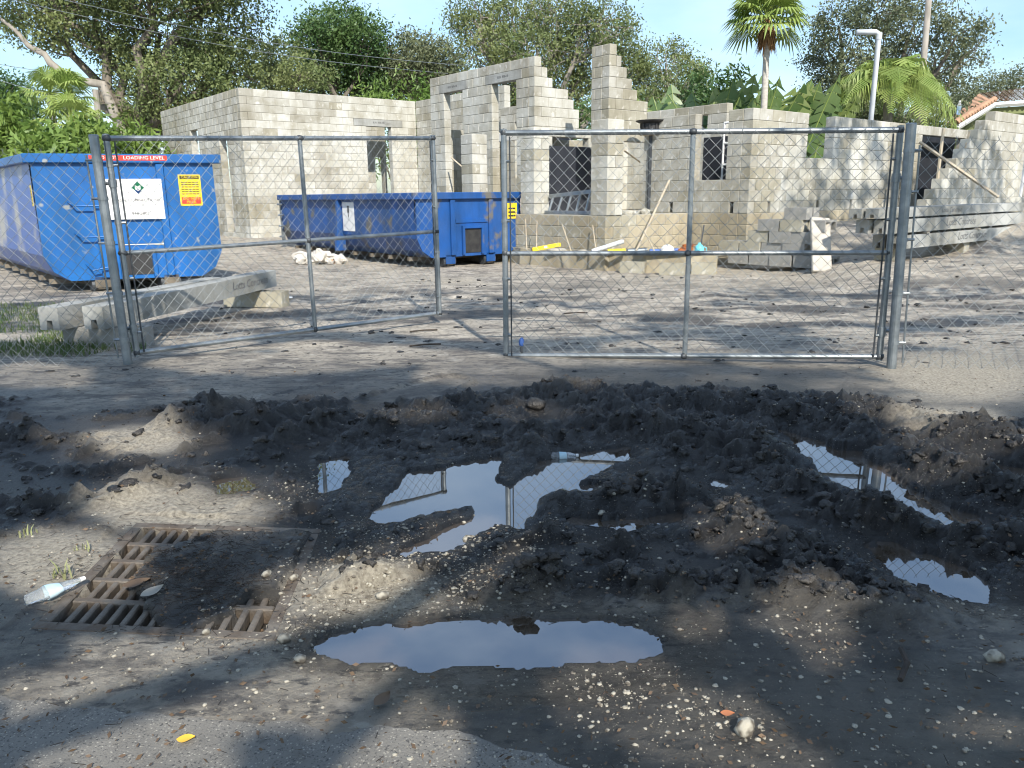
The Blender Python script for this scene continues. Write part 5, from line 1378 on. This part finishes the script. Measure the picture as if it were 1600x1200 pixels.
# palms
def fan_palm(label, px, py, D, trunk_top_r, L, n, m, seed, trunk=True, base_px=None, skirt=True, group='fan palms', low=-.5):
    r = random.Random(seed); top = aty(px, py, D); bs = aty(base_px or px, 300, D); bs.z = .2
    root = thing('fan_palm', label, 'palm', bs, group=group); t = top - bs
    if trunk:
        mb = MB(); mb.tube([Vector((0, 0, -.2)), t * .5 + Vector((.08, 0, 0)), t], [trunk_top_r * 1.3, trunk_top_r, trunk_top_r * .9], M_PTRUNK, 9, False); mb.build('trunk', root, smooth=True)
    for i in range(n):
        el = low + (1.45 - low) * (i / max(n - 1, 1)) ** .8 + r.uniform(-.1, .1); az = i * 2.4 + r.uniform(-.3, .3)
        dv = Vector((math.cos(az) * math.cos(el), math.sin(az) * math.cos(el), math.sin(el)))
        pl = L * r.uniform(.45, .6); mb = MB(); pe = t + dv * pl + Vector((0, 0, -.06 * pl))
        mb.tube([t, t + dv * pl * .5 + Vector((0, 0, .03)), pe], [.025, .018, .014], m, 4, False)
        sd = dv.cross(Vector((0, 0, 1))); sd = sd.normalized() if sd.length > .05 else Vector((1, 0, 0)); up = sd.cross(dv)
        fl_ = L * r.uniform(.55, .7)
        for q in range(17):
            a = (q - 8) / 8 * 1.75; bd = (dv * math.cos(a) + sd * math.sin(a)).normalized(); wv = bd.cross(up).normalized() * fl_ * .052
            mid = pe + bd * fl_ * .6; tip = pe + bd * fl_ * r.uniform(.92, 1.05) + Vector((0, 0, -fl_ * r.uniform(.2, .5)))
            mb.add([pe, mid - wv, mid + wv, tip, mid + up * fl_ * .02], [(0, 1, 4), (0, 4, 2), (1, 3, 4), (4, 3, 2)], m)
        mb.build('frond', root)
    if skirt:
        mb = MB()
        for q in range(260):
            a = r.uniform(0, 6.28); l = L * r.uniform(.35, .75); d0 = Vector((math.cos(a), math.sin(a), 0)); p0 = t + d0 * trunk_top_r * .8 + Vector((0, 0, r.uniform(-.35, .05) * L)); w = Vector((-d0.y, d0.x, 0)) * .05
            mb.add([p0 - w, p0 + w, p0 + d0 * l * .34 + Vector((0, 0, -l * .8))], [(0, 1, 2)], M_DEAD)
        mb.build('dead_skirt', root)
    return root
fan_palm('tall fan palm with a brown dead skirt above the house', 1200, 30, 22, .09, 1.08, 40, M_FAN, 1, base_px=1180, group='fan palms', low=-.45)
fan_palm('thin fan palm left of two at the far left', 78, 145, 27, .12, .95, 13, M_FAN, 2, base_px=88, skirt=False)
fan_palm('thin fan palm right of two at the far left', 105, 150, 26.5, .11, 1.0, 15, M_FAN, 3, base_px=112, skirt=False)
fan_palm('low fan palm clump with orange fruit stalks behind the tall dumpster', 112, 190, 25, .14, 1.0, 18, M_FAN, 4, skirt=True, low=-.6)
def queen_palm(label, px, py, D, L, n, m, seed):
    r = random.Random(seed); top = aty(px, py, D); bs = aty(px, 300, D); bs.z = .2
    root = thing('queen_palm', label, 'palm', bs); t = top - bs
    mb = MB(); mb.tube([Vector((0, 0, -.2)), t * .6, t], [.2, .15, .12], M_BARKP, 9, False); mb.build('trunk', root, smooth=True)
    for i in range(n):
        az = i * 2.4 + r.uniform(-.2, .2); el = .15 + 1.25 * (i / n); d0 = Vector((math.cos(az), math.sin(az), 0)); l = L * r.uniform(.85, 1.1)
        pts = [t + d0 * l * math.cos(el) * s + Vector((0, 0, l * (math.sin(el) * s - .85 * s * s))) for s in [k / 14 for k in range(15)]]
        mb = MB(); mb.tube(pts, [.03 - .0018 * k for k in range(15)], m, 4, False)
        for k in range(2, 15):
            for sg in (-1, 1):
                for h in range(3):
                    p = pts[k].lerp(pts[k - 1], h / 3); tg = (pts[k] - pts[k - 1]).normalized(); sdv = tg.cross(Vector((0, 0, 1))).normalized() * sg
                    ll = L * .40 * math.sin(math.pi * min(.95, .18 + k / 17)) * r.uniform(.8, 1.15); w = tg * .017
                    mdp = p + sdv * ll * .55 + tg * ll * .25 + Vector((0, 0, -ll * .12)); tip = p + sdv * ll * .75 + tg * ll * .35 + Vector((0, 0, -ll * r.uniform(.55, .9)))
                    mb.add([p - w, p + w, mdp + w, mdp - w, tip], [(0, 1, 2, 3), (3, 2, 4)], m)
        mb.build('frond', root)
    return root
queen_palm('bright drooping feather palm between the pale pipe and the utility pole', 1388, 132, 24, 2.5, 30, M_FAN, 5)
def paddle(root, b, az, el, L, W_, m, r, arch):
    d0 = Vector((math.cos(az), math.sin(az), 0)); mb = MB(); n = 16; pts = []
    for k in range(n + 1):
        s = k / n; pts.append(b + d0 * L * (math.cos(el) * s + arch * .25 * s * s) + Vector((0, 0, L * (math.sin(el) * s - arch * .35 * s * s))))
    mb.tube(pts, [.04 - .0018 * k for k in range(n + 1)], M_FAN, 5, False)
    s0 = .45; sd = d0.cross(Vector((0, 0, 1)))
    sd = Vector((1, 0, 0)) * math.cos(r.uniform(-.6, .6)) + Vector((0, 1, 0)) * r.uniform(-.7, .7); sd.normalize()
    for k in range(int(n * s0), n):
        a0, a1 = (k / n - s0) / (1 - s0), ((k + 1) / n - s0) / (1 - s0)
        w0, w1 = W_ * (math.sin(math.pi * min(max(a0, .04), .97)) ** .5), W_ * (math.sin(math.pi * min(a1, .985)) ** .5)
        for sg in (-1, 1):
            j = r.uniform(.7, 1.08); dr = Vector((0, 0, -.22 * W_ * r.uniform(.3, 1.6)))
            gap = (pts[k + 1] - pts[k]) * r.uniform(.0, .6)
            mb.add([pts[k], pts[k + 1] - gap * .3, pts[k + 1] + sd * sg * w1 * j + dr - gap, pts[k] + sd * sg * w0 * j + dr], [(0, 1, 2, 3)], m)
    mb.build('leaf', root)
def traveller(label, px0, px1, py_top, D, n, seed, mats):
    r = random.Random(seed); c = aty((px0 + px1) / 2, 300, D); c.z = .2; root = thing('banana_plant', label, 'plant', c, group='broad-leaved plants behind the house')
    x0, x1 = aty(px0, 200, D).x - c.x, aty(px1, 200, D).x - c.x; zt = aty(px0, py_top, D).z - .2
    for i in range(n):
        b = Vector((x0 + (x1 - x0) * (i + .5) / n + r.uniform(-.25, .25), r.uniform(-.6, .6), 0)); L = zt * r.uniform(.82, 1.03)
        paddle(root, b, r.choice((0, math.pi)) + r.uniform(-.5, .5) - .6, r.uniform(1.18, 1.5), L, r.uniform(.40, .62), r.choice(mats), r, r.uniform(.1, .5))
    mb = MB()
    for i in range(n // 3):
        x = x0 + (x1 - x0) * (i + .5) / (n // 3); mb.tube([(x, 0, -.2), (x, 0, zt * .45)], [.1, .07], M_FAN, 7, False)
    mb.build('stem', root)
traveller('dark green broad-leaved banana plants left of the tall fan palm', 1075, 1180, 92, 24, 40, 1, [M_BAN, M_BAN, M_BAN2])
traveller('sunlit pale broad-leaved plants right of the tall fan palm', 1172, 1265, 95, 24, 46, 2, [M_BAN2, M_BAN2, M_BAN])

# ------------------------------------------------------------------ pole, pipe, wires, neighbour's house
a = aty(1362, 187, 19); base_ = Vector((a.x, a.y, .3)); tp_ = aty(1374, 50, 19)
o = thing('bent_pipe', 'tall pale pipe with an elbow at its top behind the right wall', 'pipe', base_)
e = tp_ - base_; e.x = (tp_.x - base_.x)
mb = MB(); mb.tube([Vector((-.02, 0, 0)), e - Vector((0, 0, .12)), e - Vector((.02, 0, .04)), e - Vector((.08, 0, 0)), e - Vector((.52, 0, -.0))], .058, M_PVC, 14); mb.build('tube', o, smooth=True)
mb = MB(); mb.tube([e - Vector((0, 0, .16)), e - Vector((0, 0, .02))], .068, M_PVC, 14); mb.build('elbow', o)
a = aty(1440, 195, 26); o = thing('utility_pole', 'tall thin grey utility pole behind the right wall', 'pole', (a.x, a.y, .2)); t = aty(1456, -60, 26)
mb = MB(); mb.tube([(0, 0, -.2), t - Vector(o.location)], [.11, .085], M_BARKP, 12); mb.build('pole', o, smooth=True)
mb = MB(); tt = t - Vector(o.location); mb.box(tt.x - .8, tt.x + .8, tt.y - .05, tt.y + .05, tt.z - .35, tt.z - .25, M_WOODG); mb.build('crossarm', o)
a = aty(155, 205, 30); o = thing('utility_pole', 'short grey utility pole among the palms at the left', 'pole', (a.x, a.y, .2)); t = aty(149, 140, 30)
mb = MB(); mb.tube([(0, 0, -.2), t - Vector(o.location)], [.13, .11], M_BARKP, 10); mb.build('pole', o)
for i, (p0, p1, lab) in enumerate((((-40, 176, 26), (250, 206, 26), 'lowest dark cable running left of the left wing'), ((-40, 94, 30), (560, 155, 36), 'second cable up crossing the sky at the left'), ((-40, 110, 30), (160, 142, 30), 'cable reaching the short pole at the left'), ((20, 0, 28), (700, 115, 34), 'upper cable crossing in front of the large oak'), ((100, 0, 28), (760, 105, 34), 'topmost cable crossing in front of the large oak'))):
    a, b = aty(*p0), aty(*p1); o = thing('power_cable', lab, 'cable', a, group='overhead cables at the left')
    mb = MB(); mb.tube([(b - a) * (k / 12) - Vector((0, 0, .35 * math.sin(math.pi * k / 12))) for k in range(13)], .011, M_DSTEEL if i == 0 else M_GALV, 5); mb.build('wire', o)
# neighbour's house
hx = aty(1478, 197, 25); o = thing('neighbour_house', 'green stucco house with an orange tiled roof at the right edge', 'house', (hx.x + 3, 25, .2)); HO = Vector(o.location)
B_, C_, D_, A_ = aty(1492, 197, 25) - HO, aty(1553, 161, 25) - HO, aty(1530, 148, 28) - HO, aty(1474, 200, 28) - HO
E_, F2_ = aty(1760, 148, 25) - HO, aty(1760, 120, 28) - HO
mb = MB(); mb.add([(B_.x + .15, .35, 0), (E_.x, .35, 0), (E_.x, .35, E_.z - .1), (C_.x + .1, .35, C_.z - .12), (B_.x + .15, .35, B_.z - .05)], [(0, 1, 2, 3, 4)], M_STUC)
mb.add([(B_.x + .15, .35, 0), (B_.x + .15, 8, 0), (B_.x + .15, 8, B_.z), (B_.x + .15, .35, B_.z - .05)], [(0, 3, 2, 1)], M_STUC); mb.build('wall', o)
vs, fs = [], []
def tile_face(A, Bv, Cv, Dv, nr, nc):
    """A-B eave edge, D-C ridge edge"""
    for i in range(nr):
        for j in range(nc):
            for (u0, u1, h0, h1) in ((0, .25, 0, .05), (.25, .5, .05, .05), (.5, .75, .05, 0), (.75, 1, 0, 0)):
                s0, s1 = (j + u0) / nc, (j + u1) / nc; t0, t1 = i / nr, (i + 1) / nr
                for s_, t_, h in ((s0, t0, h0 + .035), (s1, t0, h1 + .035), (s1, t1, h1), (s0, t1, h0)):
                    p = (A.lerp(Bv, s_)).lerp(Dv.lerp(Cv, s_), t_); vs.append(p + Vector((0, 0, h)))
                b = len(vs); fs.append((b - 4, b - 3, b - 2, b - 1))
tile_face(A_, B_, C_, D_, 12, 12)
tile_face(C_, E_, F2_, D_, 9, 26)
mb = MB(); mb.add(vs, fs, M_TILE); rfo = mb.build('roof', o)
mb = MB(); mb.tube([B_ + Vector((.05, -.05, -.06)), C_ + Vector((0, -.05, -.06)), E_ + Vector((0, -.05, -.06))], .075, M_WHITE, 4); mb.build('fascia', o)
mb = MB()
for k in range(14):
    p = B_.lerp(C_, (k + .5) / 14); q = B_.lerp(C_, (k + 1.35) / 14); mb.tube([p + Vector((0, 0, .1)), q + Vector((0, 0, .13))], [.10, .085], M_TILE, 8)
mb.build('edge_tiles', rfo)
# street trees behind the viewer, crown leaves and gaps shaped to cast the shade pattern
LIT = [(210, 690, 120, 34), (310, 785, 150, 45), (110, 880, 120, 55), (560, 930, 150, 45), (735, 850, 75, 38), (660, 890, 110, 40), (480, 985, 130, 34), (270, 1035, 300, 34), (400, 1130, 250, 85), (330, 1115, 270, 62), (570, 1170, 140, 60), (170, 1170, 120, 50), (60, 1090, 60, 30), (960, 1075, 90, 60), (1090, 1135, 110, 50), (1180, 1190, 90, 40), (1250, 950, 60, 45), (1285, 1005, 45, 35), (1130, 825, 55, 30), (1085, 975, 40, 22), (1400, 640, 90, 20), (1480, 690, 90, 30), (1510, 590, 130, 28), (1560, 625, 80, 30), (1420, 745, 60, 18), (420, 570, 150, 14), (610, 560, 120, 12), (760, 590, 90, 14), (900, 605, 60, 10), (60, 590, 70, 16), (865, 492, 50, 10), (1030, 480, 60, 9), (1040, 540, 70, 8), (1500, 480, 110, 10), (1480, 530, 110, 8), (1320, 520, 50, 8), (670, 505, 40, 10), (500, 545, 70, 10), (330, 540, 60, 9), (830, 650, 50, 12), (640, 655, 60, 12), (1530, 1140, 60, 20), (1330, 605, 60, 10)]
DARK = [(440, 1185, 95, 45), (40, 1010, 70, 40)]  # leaf clumps added for dark patches, first standing for an unseen person's head shadow
def shade(x, y):
    px, py = proj(x, y)
    n = fbm(x * .55, y * .55, 3, 301); n2 = fbm(x * 1.7, y * 1.7, 3, 302)
    s = np.ones_like(x)
    far = sstep(4.5, 5.8, y); f2 = sstep(8.8, 12.0, y)
    dap = fbm(x * .55, y * 1.5, 3, 305)
    s = s - far * sstep(.43, .52, dap) - f2 * (.95 - .6 * sstep(.50, .56, dap))
    right = sstep(4.2, 6.0, x) * sstep(12, 14, y)
    s = np.maximum(s, right * sstep(.36, .44, n2))
    s = np.where(x < -5.0, s * .5, s)
    s = np.where((y > 14) & (x < 3.0), 0, s)
    lit = ell(px, py, LIT, .3, 1.4)
    s = s * (1 - lit); s = np.maximum(s, ell(px, py, DARK, .3) * .98)
    return np.clip(s, 0, 1)
nleaf = 60000
r = np.random.default_rng(404)
gx_, gy_ = r.uniform(-9.5, 12.5, nleaf * 2), np.where(r.random(nleaf * 2) < .62, r.uniform(.2, 7.5, nleaf * 2), r.uniform(7.5, 20, nleaf * 2))
gx_ = np.concatenate([gx_, r.uniform(-4, 4.5, 90000)]); gy_ = np.concatenate([gy_, r.uniform(.8, 4.3, 90000)])
small = np.arange(len(gx_)) >= nleaf * 2
keep = (r.random(len(gx_)) < shade(gx_, gy_) ** 1.5) & (small | (gy_ > 4.2) | (np.abs(gx_) > 4.4))
gx_, gy_, small = gx_[keep], gy_[keep], small[keep]
zz = 7.0 + 3.6 * r.random(len(gx_)) ** .8 + 1.2 * fbm(gx_ * .3, gy_ * .3, 2, 303)
zz = np.where(gy_ > 12.5, zz + 3.0, zz)
zz = np.where(small, 3.4 + 1.6 * r.random(len(zz)) + .8 * fbm(gx_ * .5, gy_ * .5, 2, 304), zz)
lf = np.where(small, .095, .20)
P = np.stack([gx_ + SUN.x / SUN.z * zz, gy_ + SUN.y / SUN.z * zz, zz], 1)
for i, (tx, ty, sel, lab) in enumerate(((-3.2, -8.5, P[:, 0] < 2.0, 'street oak left behind the viewer, its crown shading the mud'), (6.2, -8.5, P[:, 0] >= 2.0, 'street oak right behind the viewer, its crown shading the mud'))):
    root = thing('street_oak', lab, 'tree', (tx, ty, -.03), group='street oaks behind the viewer')
    Q = P[sel] - np.array([tx, ty, -.03])
    V_, F_ = leaf_quads(Q, lf[sel] * r.uniform(.6, 1.2, len(Q)), lf[sel] * .62 * r.uniform(.6, 1.2, len(Q)), 70 + i, flat=.3)
    link('crown', fast_mesh('crown', V_, F_, M_L1), root)
    W = MB(); fk = Vector((.2, .6, 4.2)); W.tube([(0, 0, -.2), (.1, .2, 2.2), fk], [.5, .4, .34], M_BARK, 10, False)
    for k in range(9):
        q = Vector(Q[r.integers(len(Q))]); limb(W, fk, q, .16, .03, M_BARK, .14, 6, k + 10 * i)
    W.build('trunk', root, smooth=True)
